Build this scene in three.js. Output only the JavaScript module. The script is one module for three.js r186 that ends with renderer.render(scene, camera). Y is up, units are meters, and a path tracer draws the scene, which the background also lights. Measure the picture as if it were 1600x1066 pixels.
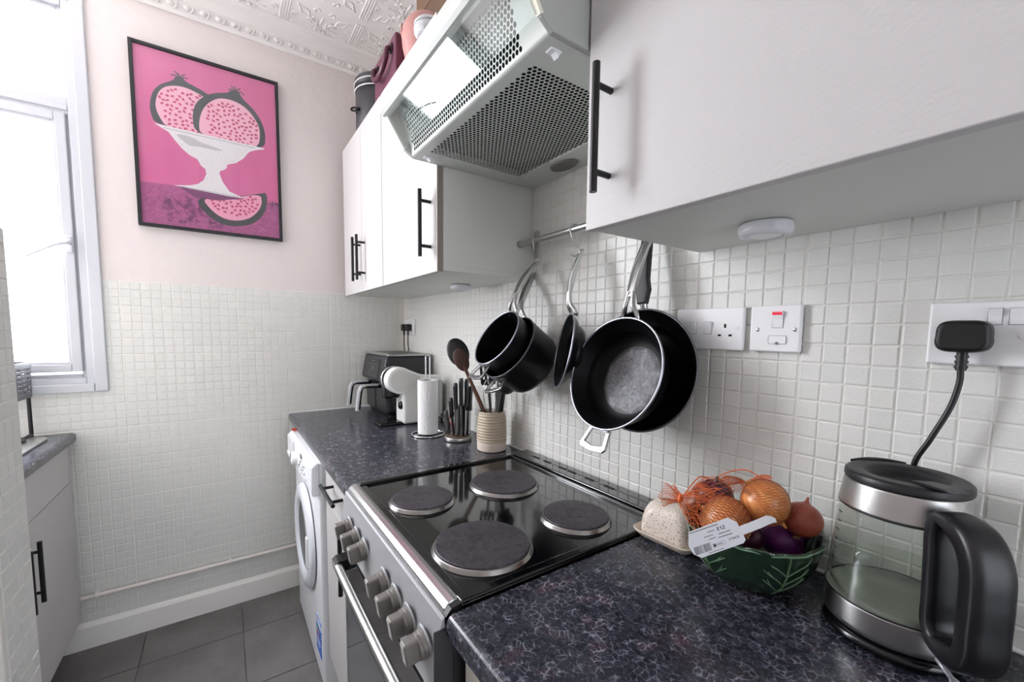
import * as THREE from 'three';
import { RoundedBoxGeometry } from 'three/addons/geometries/RoundedBoxGeometry.js';
import { RectAreaLightUniformsLib } from 'three/addons/lights/RectAreaLightUniformsLib.js';
import * as BGU from 'three/addons/utils/BufferGeometryUtils.js';

// ---------------------------------------------------------------- camera, sky, lights, exposure
const scene = new THREE.Scene();
const camera = new THREE.PerspectiveCamera(2 * Math.atan(533 / 647.3) * 180 / Math.PI, 1600 / 1066, 0.02, 60);
camera.position.set(-0.8538, 1.3133, 0);
camera.rotation.order = 'YXZ';
camera.rotation.set(-0.0814, -0.5999, 0.011);
camera.setViewOffset(1600, 1066, 7.3, -39.2, 1600, 1066);
scene.add(camera);

const renderer = new THREE.WebGLRenderer({ antialias: true });
renderer.toneMapping = THREE.LinearToneMapping;
renderer.toneMappingExposure = 0.67;
renderer.shadowMap.enabled = true;
renderer.shadowMap.type = THREE.PCFSoftShadowMap;
RectAreaLightUniformsLib.init();

{ // overcast sky, brighter towards the zenith, a little blue
  const w = 128, h = 64, d = new Float32Array(w * h * 4);
  for (let j = 0; j < h; j++) for (let i = 0; i < w; i++) {
    const e = (j + 0.5) / h * Math.PI - Math.PI / 2, k = (j * w + i) * 4, s = 0.75 + 0.45 * Math.max(0, Math.sin(e));
    d[k] = 0.90 * s; d[k + 1] = 0.96 * s; d[k + 2] = 1.06 * s; d[k + 3] = 1;
  }
  const t = new THREE.DataTexture(d, w, h, THREE.RGBAFormat, THREE.FloatType);
  t.mapping = THREE.EquirectangularReflectionMapping; t.magFilter = THREE.LinearFilter; t.minFilter = THREE.LinearFilter; t.needsUpdate = true;
  scene.background = t; scene.backgroundIntensity = 7.4;
}
const D = -2.2964;                       // the far wall; x = 0 is the tiled wall on the right, y = 0 the floor
function areaLight(name, w, h, x, y, z, tx, ty, tz, k, c = 0xf4f8ff) {
  const l = new THREE.RectAreaLight(c, k, w, h); l.name = name; l.position.set(x, y, z); l.lookAt(tx, ty, tz); scene.add(l); return l;
}
const KW = 41, KB = 0.4;
areaLight('window_daylight_lower', 0.47, 0.89, -1.596, 1.629, D + 0.009, -1.596, 1.629, 0, KW);
areaLight('window_daylight_upper', 0.55, 0.31, -1.598, 2.338, D + 0.009, -1.598, 2.338, 0, KW);
areaLight('added_door_fill', 0.72, 1.86, -0.65, 1.07, 1.49, -0.65, 1.07, 0, KB);  // fill light at the added back door, out of view

// ---------------------------------------------------------------- small helpers
let seed = 20240611;
const rnd = () => { seed |= 0; seed = seed + 0x6D2B79F5 | 0; let t = Math.imul(seed ^ seed >>> 15, 1 | seed); t = t + Math.imul(t ^ t >>> 7, 61 | t) ^ t; return ((t ^ t >>> 14) >>> 0) / 4294967296; };
const V = (x, y, z) => new THREE.Vector3(x, y, z);
const names = {};
function numbered(n) { const k = names[n] = (names[n] ?? -1) + 1; return k ? `${n}_${String(k).padStart(3, '0')}` : n; }
function mat(o) { const m = (o.transmission || o.clearcoat || o.sheen || o.anisotropy) ? new THREE.MeshPhysicalMaterial(o) : new THREE.MeshStandardMaterial(o); return m; }
function thing(name, label, category, pos = [0, 0, 0], group) {
  const o = new THREE.Group(); o.name = numbered(name); o.position.set(...pos); o.userData = { label, category };
  if (group) o.userData.group = group;
  scene.add(o); return o;
}
function merge(g) {
  if (!Array.isArray(g)) return g;
  g = g.map(x => { let y = x.index ? x.toNonIndexed() : x; for (const k of Object.keys(y.attributes)) if (!['position', 'normal', 'uv'].includes(k)) y.deleteAttribute(k); if (!y.attributes.uv) y.setAttribute('uv', new THREE.BufferAttribute(new Float32Array(y.attributes.position.count * 2), 2)); return y; });
  return BGU.mergeGeometries(g);
}
// a part built in world coordinates, put under its thing (whose turn is zero)
function part(parent, name, geo, m, extra) {
  geo = merge(geo);
  let top = parent; while (top.parent && top.parent !== scene) top = top.parent;
  geo.translate(-top.position.x, -top.position.y, -top.position.z);
  return add(parent, name, geo, m, extra);
}
function add(parent, name, geo, m, extra) {  // a part in its thing's own axes
  const o = new THREE.Mesh(merge(geo), m); o.name = name; o.castShadow = o.receiveShadow = true;
  if (extra) Object.assign(o.userData, extra);
  parent.add(o); return o;
}
function struct(name, geo, m) { const o = add(scene, name, geo, m); o.userData.kind = 'structure'; return o; }
function single(name, label, category, geo, m, group) { const t = add(scene, numbered(name), geo, m); t.userData = { label, category }; if (group) t.userData.group = group; return t; }
function box(x0, x1, y0, y1, z0, z1, r = 0, s = 2) {
  const w = x1 - x0, h = y1 - y0, d = z1 - z0;
  const g = r > 0 ? new RoundedBoxGeometry(w, h, d, s, Math.min(r, w / 2.01, h / 2.01, d / 2.01)) : new THREE.BoxGeometry(w, h, d);
  return g.translate((x0 + x1) / 2, (y0 + y1) / 2, (z0 + z1) / 2);
}
function cyl(r0, r1, h, x, y, z, n = 32, open = false) { return new THREE.CylinderGeometry(r1, r0, h, n, 1, open).translate(x, y + h / 2, z); }   // base at y
function rod(a, b, r, n = 12) { const d = b.clone().sub(a), g = new THREE.CylinderGeometry(r, r, d.length(), n); g.applyQuaternion(new THREE.Quaternion().setFromUnitVectors(V(0, 1, 0), d.clone().normalize())); return g.translate((a.x + b.x) / 2, (a.y + b.y) / 2, (a.z + b.z) / 2); }
function tube(pts, r, seg = 40, n = 8, closed = false) { return new THREE.TubeGeometry(new THREE.CatmullRomCurve3(pts.map(p => p.isVector3 ? p : V(...p)), closed, 'catmullrom', 0.5), seg, r, n, closed); }
function lathe(pts, n = 64) { return new THREE.LatheGeometry(pts.map(p => new THREE.Vector2(...p)), n); }
function shape(pts, holes = []) { const s = new THREE.Shape(pts.map(p => new THREE.Vector2(...p))); for (const h of holes) s.holes.push(new THREE.Path(h.map(p => new THREE.Vector2(...p)))); return s; }
function prismZ(pts, z0, z1, bevel = 0, holes = []) { // profile in (x, y), swept along z
  const g = new THREE.ExtrudeGeometry(shape(pts, holes), { depth: z1 - z0 - 2 * bevel, bevelEnabled: bevel > 0, bevelSize: bevel, bevelThickness: bevel, bevelSegments: 2, bevelOffset: -bevel, curveSegments: 12 });
  return g.translate(0, 0, z0 + bevel);
}
function rrect(x0, x1, y0, y1, r, n = 6) { const p = []; for (const [cx, cy, a] of [[x1 - r, y1 - r, 0], [x0 + r, y1 - r, 1], [x0 + r, y0 + r, 2], [x1 - r, y0 + r, 3]]) for (let i = 0; i <= n; i++) { const t = (a + i / n) * Math.PI / 2; p.push([cx + r * Math.cos(t), cy + r * Math.sin(t)]); } return p; }
function boxUV(g, s = 1) { // uv in metres by the way a face points
  const q = g.index ? g.toNonIndexed() : g; const p = q.attributes.position, n = q.attributes.normal, uv = new Float32Array(p.count * 2);
  for (let i = 0; i < p.count; i++) { const ax = Math.abs(n.getX(i)), ay = Math.abs(n.getY(i)), az = Math.abs(n.getZ(i)); const [u, v] = ay >= ax && ay >= az ? [p.getX(i), p.getZ(i)] : ax >= az ? [p.getZ(i), p.getY(i)] : [p.getX(i), p.getY(i)]; uv[2 * i] = u * s; uv[2 * i + 1] = v * s; }
  q.setAttribute('uv', new THREE.BufferAttribute(uv, 2)); return q;
}
function orient(o, x, y, pos) { // turn a group so that its own x and y point along x and y
  const Y = y.clone().normalize(), X = x.clone().addScaledVector(Y, -x.dot(Y)).normalize(), Z = X.clone().cross(Y);
  o.quaternion.setFromRotationMatrix(new THREE.Matrix4().makeBasis(X, Y, Z)); o.position.copy(pos);
}

// ---------------------------------------------------------------- textures
function hash(ix, iy, s) { let h = Math.imul(ix, 374761393) + Math.imul(iy, 668265263) + Math.imul(s, 1274126177) | 0; h = Math.imul(h ^ h >>> 13, 1274126177); return ((h ^ h >>> 16) >>> 0) / 4294967296; }
function vnoise(x, y, per, s) { const xi = Math.floor(x), yi = Math.floor(y), fx = x - xi, fy = y - yi, u = fx * fx * (3 - 2 * fx), v = fy * fy * (3 - 2 * fy), m = a => ((a % per) + per) % per; const a = hash(m(xi), m(yi), s), b = hash(m(xi + 1), m(yi), s), c = hash(m(xi), m(yi + 1), s), d = hash(m(xi + 1), m(yi + 1), s); return a + (b - a) * u + (c - a) * v + (a - b - c + d) * u * v; }
function fbm(x, y, per, s, oct = 4) { let t = 0, a = 0.5; for (let o = 0; o < oct; o++) { t += a * vnoise(x, y, per, s + o); x *= 2; y *= 2; per *= 2; a /= 2; } return t; }
function worley(x, y, per, s) { const xi = Math.floor(x), yi = Math.floor(y); let f1 = 9, f2 = 9, id = 0; for (let j = -1; j <= 1; j++) for (let i = -1; i <= 1; i++) { const cx = ((xi + i) % per + per) % per, cy = ((yi + j) % per + per) % per; const dx = xi + i + hash(cx, cy, s) - x, dy = yi + j + hash(cx, cy, s + 7) - y, d = Math.hypot(dx, dy); if (d < f1) { f2 = f1; f1 = d; id = hash(cx, cy, s + 13); } else if (d < f2) f2 = d; } return [f1, f2, id]; }
function dataTex(n, fn, srgb = true) {
  const d = new Uint8Array(n * n * 4);
  for (let j = 0; j < n; j++) for (let i = 0; i < n; i++) { const c = fn(i / n, j / n), k = (j * n + i) * 4; d[k] = Math.max(0, Math.min(255, c[0])); d[k + 1] = Math.max(0, Math.min(255, c[1])); d[k + 2] = Math.max(0, Math.min(255, c[2])); d[k + 3] = 255; }
  const t = new THREE.DataTexture(d, n, n); t.wrapS = t.wrapT = THREE.RepeatWrapping; t.magFilter = THREE.LinearFilter; t.minFilter = THREE.LinearMipmapLinearFilter; t.generateMipmaps = true; if (srgb) t.colorSpace = THREE.SRGBColorSpace; t.needsUpdate = true; return t;
}
function rep(t, a, b = a) { const c = t.clone(); c.repeat.set(a, b); c.needsUpdate = true; return c; }
function canvasTex(w, h, draw) { const c = document.createElement('canvas'); c.width = w; c.height = h; draw(c.getContext('2d'), w, h); const t = new THREE.CanvasTexture(c); t.colorSpace = THREE.SRGBColorSpace; t.magFilter = THREE.LinearFilter; t.anisotropy = 8; return t; }

const graniteTex = dataTex(1024, (u, v) => { // 0.6 m of dark laminate with a broken net of pale veins
  const wx = u + 0.02 * (fbm(u * 40, v * 40, 40, 3, 3) - 0.5), wy = v + 0.02 * (fbm(u * 40, v * 40, 40, 9, 3) - 0.5);
  const [a, b, id] = worley(wx * 58, wy * 58, 58, 21), [a2, b2, id2] = worley(wx * 120, wy * 120, 120, 41);
  const e = Math.max(0, 1 - (b - a) / 0.22), e2 = Math.max(0, 1 - (b2 - a2) / 0.26), g = fbm(u * 60, v * 60, 60, 5, 3), g2 = fbm(u * 22, v * 22, 22, 17, 3);
  const vein = e * Math.max(0, Math.min(1, (g - 0.30) * 3.4)) * (0.45 + 0.55 * g2) + 0.5 * e2 * Math.max(0, Math.min(1, (g2 - 0.36) * 3.2)) * g * 1.4;
  const s = 41 + 26 * (fbm(u * 90, v * 90, 90, 31, 3) - 0.45) + 16 * (id - 0.5) + 8 * (id2 - 0.5), red = Math.max(0, g2 - 0.52) * 60;
  const salt = hash(u * 420 | 0, v * 420 | 0, 51) > 0.93 ? 34 : 0;
  return [s + 106 * vein + red + salt, s + 2 + 109 * vein + salt, s + 11 + 112 * vein + salt];
});
const fineBump = dataTex(256, (u, v) => { const g = 255 * fbm(u * 64, v * 64, 64, 77, 2); return [g, g, g]; }, false);
const lumpBump = dataTex(256, (u, v) => { const g = 255 * fbm(u * 10, v * 10, 10, 55, 4); return [g, g, g]; }, false);
const slateTex = dataTex(512, (u, v) => { const n = fbm(u * 6, v * 6, 6, 61, 5), m = fbm(u * 40, v * 14, 40, 67, 3), s = 112 + 36 * (n - 0.5) + 12 * (m - 0.5) + (hash(u * 512 | 0, v * 512 | 0, 3) > 0.9985 ? 60 : 0); return [s, s - 3, s - 4]; });
const plateTex = dataTex(512, (u, v) => { const r = Math.hypot(u - 0.5, v - 0.5) * 2, n = fbm(u * 9, v * 9, 9, 81, 5), m = fbm(u * 30, v * 30, 30, 83, 3); const ring = 6 * Math.sin(r * 180); const s = 74 + 48 * (n - 0.5) + 26 * (m - 0.5) + ring + (n > 0.62 ? -16 : 0); return [s + 2, s - 2, s + 4]; });
const wornTex = dataTex(512, (u, v) => { const r = Math.hypot(u - 0.5, v - 0.5) * 2, n = fbm(u * 8, v * 8, 8, 91, 5), m = fbm(u * 34, v * 34, 34, 93, 4); const edge = Math.max(0, Math.min(1, (1.04 - r + (n - 0.5) * 0.25) * 6)); const s = 20 + edge * (92 + 80 * (m - 0.5) + 50 * (n - 0.5)) - (n > 0.64 && r < 0.5 ? 30 : 0); return [s, s, s + 5 * edge]; });
const woodTex = dataTex(256, (u, v) => { const n = fbm(u * 4, v * 40, 64, 101, 4); const s = 70 + 60 * (n - 0.4); return [s + 28, s * 0.72, s * 0.5]; });
const skinTex = (c0, c1, c2, s0) => dataTex(512, (u, v) => { // onion skin: streaks from tip to root
  const n = fbm(u * 70, v * 3, 70, s0, 4), m = fbm(u * 9, v * 7, 9, s0 + 5, 4), f = vnoise(u * 160, v * 4, 160, s0 + 9); const t = Math.max(0, Math.min(1, n * 1.5 - 0.3)), q = Math.max(0, Math.min(1, (m - 0.48) * 4)); return [0, 1, 2].map(k => (c0[k] + (c1[k] - c0[k]) * t) * (1 - q * 0.55) + c2[k] * q * 0.55 - (f > 0.8 ? 14 : 0)); });
const speckTex = dataTex(512, (u, v) => { const [a, , id] = worley(u * 30, v * 30, 30, 113), [b, , id2] = worley(u * 70, v * 70, 70, 117); const d = (a < 0.10 + 0.12 * id && id > 0.45 ? 90 * (0.5 + id) : 0) + (b < 0.16 && id2 > 0.6 ? 50 : 0), n = 10 * (fbm(u * 8, v * 8, 8, 119) - 0.5); return [226 + n - d, 214 + n - d * 1.08, 202 + n - d * 1.1]; });
const ridgeTex = dataTex(256, (u, v) => { const n = fbm(u * 12, v * 90, 90, 131, 4), [a, , id] = worley(u * 60, v * 60, 60, 133); const d = a < 0.12 && id > 0.7 ? 40 : 0, s = 18 * (n - 0.5); return [184 + s - d, 170 + s - d, 150 + s - d]; });

// ---------------------------------------------------------------- materials
const M = {
  paint: mat({ color: 0xe2d9d6, roughness: 0.85, bumpMap: rep(lumpBump, 3), bumpScale: 0.002 }),
  paintRight: mat({ color: 0xe2dfd8, roughness: 0.8 }),
  white: mat({ color: 0xeeedee, roughness: 0.55 }),
  ceiling: mat({ color: 0xf3efec, roughness: 0.8 }),
  grout: mat({ color: 0xe6e3dc, roughness: 0.9 }),
  tiles: [0xdeded9, 0xdcddd7, 0xe0dfda, 0xdbdcd7].map(c => mat({ color: c, roughness: 0.38, bumpMap: rep(fineBump, 1), bumpScale: 0.0006 })),
  upvc: mat({ color: 0xc9cbd0, roughness: 0.35 }),
  pane: mat({ color: 0xffffff, roughness: 0.0, transmission: 1, thickness: 0, ior: 1.45 }),
  door: mat({ color: 0xc7c4c3, roughness: 0.5, bumpMap: rep(fineBump, 5), bumpScale: 0.00025 }),
  carcass: mat({ color: 0xd9dad4, roughness: 0.5 }),
  edge: mat({ color: 0x8d8279, roughness: 0.6 }),
  blackMetal: mat({ color: 0x141416, roughness: 0.38, metalness: 0.3 }),
  granite: mat({ map: rep(graniteTex, 1 / 0.6), roughness: 0.22 }),
  enamel: mat({ color: 0x07070a, roughness: 0.1, clearcoat: 0.6, clearcoatRoughness: 0.04 }),
  plate: mat({ map: plateTex, roughness: 0.5, metalness: 0.35 }),
  steel: mat({ color: 0xc4c4c4, metalness: 1, roughness: 0.22 }),
  brushed: mat({ color: 0xb9b8b6, metalness: 1, roughness: 0.33 }),
  chrome: mat({ color: 0xd9dadd, metalness: 1, roughness: 0.09 }),
  ringSteel: mat({ color: 0x9a9896, metalness: 1, roughness: 0.24 }),
  silver: mat({ color: 0xb4b5b8, roughness: 0.42, metalness: 0.35 }),
  knob: mat({ color: 0x78746f, roughness: 0.45, metalness: 0.25 }),
  ovenGlass: mat({ color: 0x1a1b1f, roughness: 0.07, clearcoat: 1, clearcoatRoughness: 0.03 }),
  black: mat({ color: 0x0c0c0e, roughness: 0.42 }),
  glossBlack: mat({ color: 0x0b0b0e, roughness: 0.16 }),
  nonstick: new THREE.MeshPhysicalMaterial({ color: 0x09090b, roughness: 0.5, specularIntensity: 0.3 }),
  worn: mat({ map: wornTex, roughness: 0.55 }),
  panOut: mat({ color: 0x121214, roughness: 0.36, metalness: 0.2 }),
  rim: mat({ color: 0xa9abb6, metalness: 0.9, roughness: 0.3 }),
  plastic: mat({ color: 0xefeff1, roughness: 0.3 }),
  appliance: mat({ color: 0xf2f4f8, roughness: 0.28 }),
  dark: mat({ color: 0x090807, roughness: 0.95 }),
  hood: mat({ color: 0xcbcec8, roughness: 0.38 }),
  hoodIn: mat({ color: 0x0a0706, roughness: 0.95 }),
  wood: mat({ map: woodTex, roughness: 0.6 }),
};
const emissive = (o) => mat(o);

// ---------------------------------------------------------------- room shell
const T = 0.12, CEIL = 2.72, XL = -1.95, ZB = 1.5;
const floor = struct('floor', box(XL - T, T, -0.12, -0.008, D - T, ZB + T), mat({ color: 0x8a857f, roughness: 0.9 }));
{ // slate-look floor tiles, 345 mm
  const ms = [0, 1, 2].map(k => { const t = rep(slateTex, 1 / 0.8); t.offset.set(k * 0.31, k * 0.17); return mat({ map: t, color: [0xffffff, 0xf4f0f0, 0xebe8e8][k], roughness: 0.42, bumpMap: rep(lumpBump, 4), bumpScale: 0.0012 }); });
  const P = 0.345, g = 0.003;
  for (let i = 0; i < 7; i++) for (let j = 0; j < 11; j++) {
    const x0 = Math.max(-1.175 - 2 * P + i * P, XL), x1 = Math.min(-1.175 - 2 * P + (i + 1) * P, 0), z1 = Math.min(-1.705 + (j - 1) * P, ZB), z0 = Math.max(-1.705 + (j - 2) * P, D);
    if (x1 - x0 < 0.02 || z1 - z0 < 0.02) continue;
    add(floor, 'tile', boxUV(box(x0 + g / 2, x1 - g / 2, -0.009, 0, z0 + g / 2, z1 - g / 2, 0.0015, 1)), ms[(i * 5 + j * 3) % 3]);
  }
}
const wl = struct('wall_left', box(XL - T, XL, 0, CEIL, D - T, ZB + T), M.paint);
const wb = struct('wall_back', [box(XL, -1.1, 0, CEIL, ZB, ZB + T), box(-0.2, T, 0, CEIL, ZB, ZB + T), box(-1.1, -0.2, 2.08, CEIL, ZB, ZB + T)], M.paint);
{ // glazed door added behind the camera, out of view, to fill the near side
  const d = struct('door_1', [box(-1.099, -1.03, 0.001, 2.079, ZB + 0.02, ZB + 0.07, 0.004), box(-0.27, -0.201, 0.001, 2.079, ZB + 0.02, ZB + 0.07, 0.004), box(-1.03, -0.27, 2.01, 2.079, ZB + 0.02, ZB + 0.07, 0.004), box(-1.03, -0.27, 0.001, 0.12, ZB + 0.02, ZB + 0.07, 0.004)], M.upvc);
  add(d, 'pane', box(-1.04, -0.26, 0.11, 2.02, ZB + 0.042, ZB + 0.046), M.pane);
  add(d, 'handle', [rod(V(-0.24, 1.0, ZB + 0.03), V(-0.24, 1.0, ZB - 0.03), 0.008), rod(V(-0.24, 1.0, ZB - 0.03), V(-0.35, 1.0, ZB - 0.03), 0.008)], M.steel);
}
const wr = struct('wall_right', boxUV(box(0.0017, T, 0, CEIL, D - T, ZB)), M.paintRight);
// far wall with its window opening
const WX0 = -1.92, WX1 = -1.262, WY0 = 1.07, WY1 = 2.56;
const wf = struct('wall_far', [box(WX1, 0.0017, 0, CEIL, D - T, D - 0.0017), box(XL, WX0, 0, CEIL, D - T, D - 0.0017), box(WX0, WX1, 0, WY0, D - T, D - 0.0017), box(WX0, WX1, WY1, CEIL, D - T, D - 0.0017)].map(g => boxUV(g)), M.paint);
add(wf, 'grout_bed', [box(WX1 + 0.001, 0, 0.02, 1.506, D - 0.004, D - 0.0015), box(XL, WX1 + 0.001, 0.02, WY0 - 0.001, D - 0.004, D - 0.0015)], M.grout);
// half-height tiled stub wall at the end of the left worktop
const SX = -1.2, SZ = -1.243, SY = 1.507;
const wp = struct('wall_partition', box(XL, SX - 0.0017, 0, SY - 0.002, SZ + 0.001, SZ + 0.16, 0.004), M.grout);

// mosaic-effect tiling: 33.3 mm squares pressed into 400 x 300 mm tiles
const SQ = 1 / 30;
function squareGeo(k) { // a pillowed little square, its face towards +z
  const s = 0.0160, i = 0.0022, h = 0.0017, j = () => (rnd() - 0.5) * 0.0009, hz = () => h + (rnd() - 0.5) * 0.0005;
  const o = [[-s, -s], [s, -s], [s, s], [-s, s]].map(p => [p[0] + j(), p[1] + j(), 0]), t = [[-s + i, -s + i], [s - i, -s + i], [s - i, s - i], [-s + i, s - i]].map(p => [p[0] + j(), p[1] + j(), hz()]);
  const p = [], tri = (a, b, c) => p.push(...a, ...b, ...c);
  tri(t[0], t[1], t[2]); tri(t[0], t[2], t[3]);
  for (let e = 0; e < 4; e++) { const f = (e + 1) % 4; tri(o[e], o[f], t[f]); tri(o[e], t[f], t[e]); }
  const g = new THREE.BufferGeometry(); g.setAttribute('position', new THREE.Float32BufferAttribute(p, 3)); g.computeVertexNormals();
  const uv = []; for (let q = 0; q < p.length; q += 3) uv.push(p[q] * 14 + k * 0.27, p[q + 1] * 14 + k * 0.41);
  g.setAttribute('uv', new THREE.Float32BufferAttribute(uv, 2)); return g;
}
const squares = [0, 1, 2, 3, 4, 5].map(squareGeo);
const camM = new THREE.Matrix4(); camera.updateMatrixWorld(); camM.copy(camera.matrixWorld).invert();
function inFrame(p) { const q = p.clone().applyMatrix4(camM); if (q.z > -0.05) return false; const x = 792.7 + 647.3 * q.x / -q.z, y = 572.2 - 647.3 * q.y / -q.z; return x > -30 && x < 1630 && y > -30 && y < 1096; }
function tiling(wall, cells, toWorld, turn, hidden) {
  const all = cells.map(c => ({ p: toWorld(...c), k: Math.floor(rnd() * 6), m: Math.floor(rnd() * 4) }));
  for (const c of all) { const d = c.p.clone().sub(camera.position), n = V(0, 0, 1).applyAxisAngle(V(0, 1, 0), turn); c.size = inFrame(c.p) && !hidden(c.p) ? Math.abs(d.clone().normalize().dot(n)) / d.lengthSq() : 0; }
  all.sort((a, b) => b.size - a.size);
  const rest = [];
  all.forEach((c, i) => {
    if (i < 300 && c.size > 0) { const o = new THREE.Mesh(squares[c.k], M.tiles[c.m]); o.name = 'tile'; o.position.copy(c.p); o.rotation.y = turn; o.castShadow = o.receiveShadow = true; wall.add(o); }
    else rest.push(squares[c.k].clone().rotateY(turn).translate(c.p.x, c.p.y, c.p.z));
  });
  if (rest.length) add(wall, 'tile_field', rest, M.tiles[0], { kind: 'stuff' });
}
{ // right wall: joints at y = 1.4987 - k/30 and z = -0.3178 + k/30; wider joints every 12 and every 9
  const cells = [];
  for (let k = -60; k < 34; k++) for (let r = -10; r < 18; r++) cells.push([k, r]);
  tiling(wr, cells.filter(([k, r]) => { const z = -0.3178 + (k + 0.5) * SQ, y = 1.4987 - (r + 0.5) * SQ; return z > D + 0.015 && y > 0.9 && (y < 1.5 || (z > -1.12 && z < -0.52)); }),
    (k, r) => { const kk = (k + 0.5), seam = ((k % 12) + 12) % 12; const dz = seam === 0 ? 0.001 : seam === 11 ? -0.001 : 0; return V(0.0017, 1.4987 - (r + 0.5) * SQ, -0.3178 + kk * SQ + dz); }, -Math.PI / 2,
    p => p.y > 1.49 && (p.z > -0.53 || p.z < -1.11));
}
{ // far wall: joints at y = 1.5055 - k/30 and x = -1.1979 + k/30
  const cells = [];
  for (let k = -24; k < 36; k++) for (let r = 0; r < 43; r++) cells.push([k, r]);
  tiling(wf, cells.filter(([k, r]) => { const x = -1.1979 + (k + 0.5) * SQ, y = 1.5055 - (r + 0.5) * SQ; return x > XL + 0.02 && x < -0.016 && y > 0.08 && !(x < WX1 + 0.012 && y > WY0 - 0.012); }),
    (k, r) => { const s = ((k % 12) + 12) % 12, q = r % 9, left = k < 0 ? -0.011 : 0; return V(-1.1979 + (k + 0.5) * SQ + (s === 0 ? 0.0012 : s === 11 ? -0.0012 : 0), 1.5055 - (r + 0.5) * SQ + (q === 0 ? -0.0012 : q === 8 ? 0.0012 : 0) + left * 0, D - 0.0017); }, 0,
    p => (p.x > -0.6 && p.y < 0.9) || p.x < -1.36);
}
{ // stub wall: its end face and the face towards the camera
  const cells = [];
  for (let k = 0; k < 4; k++) for (let r = 0; r < 45; r++) cells.push([k, r]);
  tiling(wp, cells, (k, r) => V(SX - 0.0017, 1.5045 - (r + 0.5) * SQ, SZ + 0.012 + (k + 0.5) * SQ), Math.PI / 2, () => false);
}

// ceiling of embossed panels with a moulded cornice along the far wall
const ceil = struct('ceiling', box(XL - T, T, CEIL, CEIL + 0.12, D - T, ZB + T), M.ceiling);
{
  const B = 0.3, y = CEIL;
  const relief = [];
  const curl = (a0, s, R) => { const p = []; for (let i = 0; i <= 14; i++) { const t = i / 14, r = R * (1 - 0.72 * t), a = a0 + s * t * 5.2; p.push(V(r * Math.cos(a), 0, r * Math.sin(a))); } return p; };
  for (let q = 0; q < 4; q++) {
    const rot = g => g.rotateY(q * Math.PI / 2);
    for (const s of [-1, 1]) {
      const c = curl(0.4 * s, s, 0.021).map(p => p.add(V(0.042, 0, s * 0.026))); relief.push(rot(tube(c, 0.0046, 24, 6)));
      relief.push(rot(tube([V(0.014, 0, s * 0.004), V(0.05, 0, s * 0.052), V(0.086, 0, s * 0.062), V(0.1, 0, s * 0.1)], 0.0044, 16, 6)));
      relief.push(rot(tube(curl(2.6 * s, -s, 0.016).map(p => p.add(V(0.112, 0, s * 0.028))), 0.004, 20, 6)));
      relief.push(rot(new THREE.SphereGeometry(0.005, 8, 6).translate(0.104, 0, s * 0.106)));
    }
    relief.push(rot(tube([V(0.01, 0, 0), V(0.03, 0, 0.004), V(0.078, 0, 0)], 0.005, 12, 6)));
    relief.push(rot(new THREE.SphereGeometry(0.009, 10, 8).translate(0.02, 0, 0.02)));
  }
  const bars = []; for (const o of [-0.0155, -0.0055, 0.0055, 0.0155]) bars.push(box(B / 2 + o - 0.0032, B / 2 + o + 0.0032, -0.004, 0.001, -B / 2 + 0.02, B / 2 - 0.02, 0.0014, 1));
  const scroll = merge([...relief.map(g => g.scale(1, 0.9, 1)), ...bars]);
  for (let i = -6; i < 3; i++) for (let j = 0; j < 6; j++) {
    const x = -0.579 + i * B + B / 2, z = -2.2 + j * B; if (x < XL + 0.1 || x > -0.1) continue;
    const o = new THREE.Mesh(scroll, M.ceiling); o.name = 'ceiling_panel'; o.position.set(x, y, z); o.castShadow = o.receiveShadow = true; ceil.add(o);
    if (i === -6 && j === 0) continue;
  }
  // cornice profile swept along x
  const pr = [[0, 2.612], [0.010, 2.612], [0.012, 2.620], [0.017, 2.624], [0.020, 2.640], [0.026, 2.654], [0.034, 2.660], [0.036, 2.668], [0.042, 2.690], [0.056, 2.706], [0.072, 2.712], [0.075, 2.7199], [0, 2.7199]];
  const cor = struct('trim_1', prismZ(pr, 0, -XL).rotateY(-Math.PI / 2).translate(0, 0, 0).applyMatrix4(new THREE.Matrix4().set(1, 0, 0, 0, 0, 1, 0, 0, 0, 0, 1, D - 0.002, 0, 0, 0, 1)), M.ceiling);
  const eg = merge([new THREE.SphereGeometry(0.0105, 12, 8).scale(1.15, 1, 0.9), tube([V(0.016, 0.013, -0.002), V(0.022, 0.004, 0.004), V(0.0205, -0.006, 0.002), V(0.014, -0.013, -0.004)], 0.0035, 10, 6), tube([V(0.026, 0.010, -0.002), V(0.030, 0.002, 0.003), V(0.0285, -0.005, 0.001), V(0.024, -0.011, -0.004)], 0.0017, 10, 6)]);
  for (let i = 0; i < 35; i++) { const o = new THREE.Mesh(eg, M.ceiling); o.name = 'egg_and_dart'; o.position.set(-0.02 - (i + 0.5) * 0.0545 - 0.012, 2.6395, D + 0.023); o.castShadow = o.receiveShadow = true; cor.add(o); }
}
struct('baseboard_far', prismZ([[0, 0], [0.018, 0], [0.018, 0.09], [0.013, 0.1], [0.006, 0.106], [0, 0.107]], 0, 1.95).rotateY(-Math.PI / 2).translate(0, 0, D - 0.003), mat({ color: 0xf4f1ec, roughness: 0.45 }));
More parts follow.
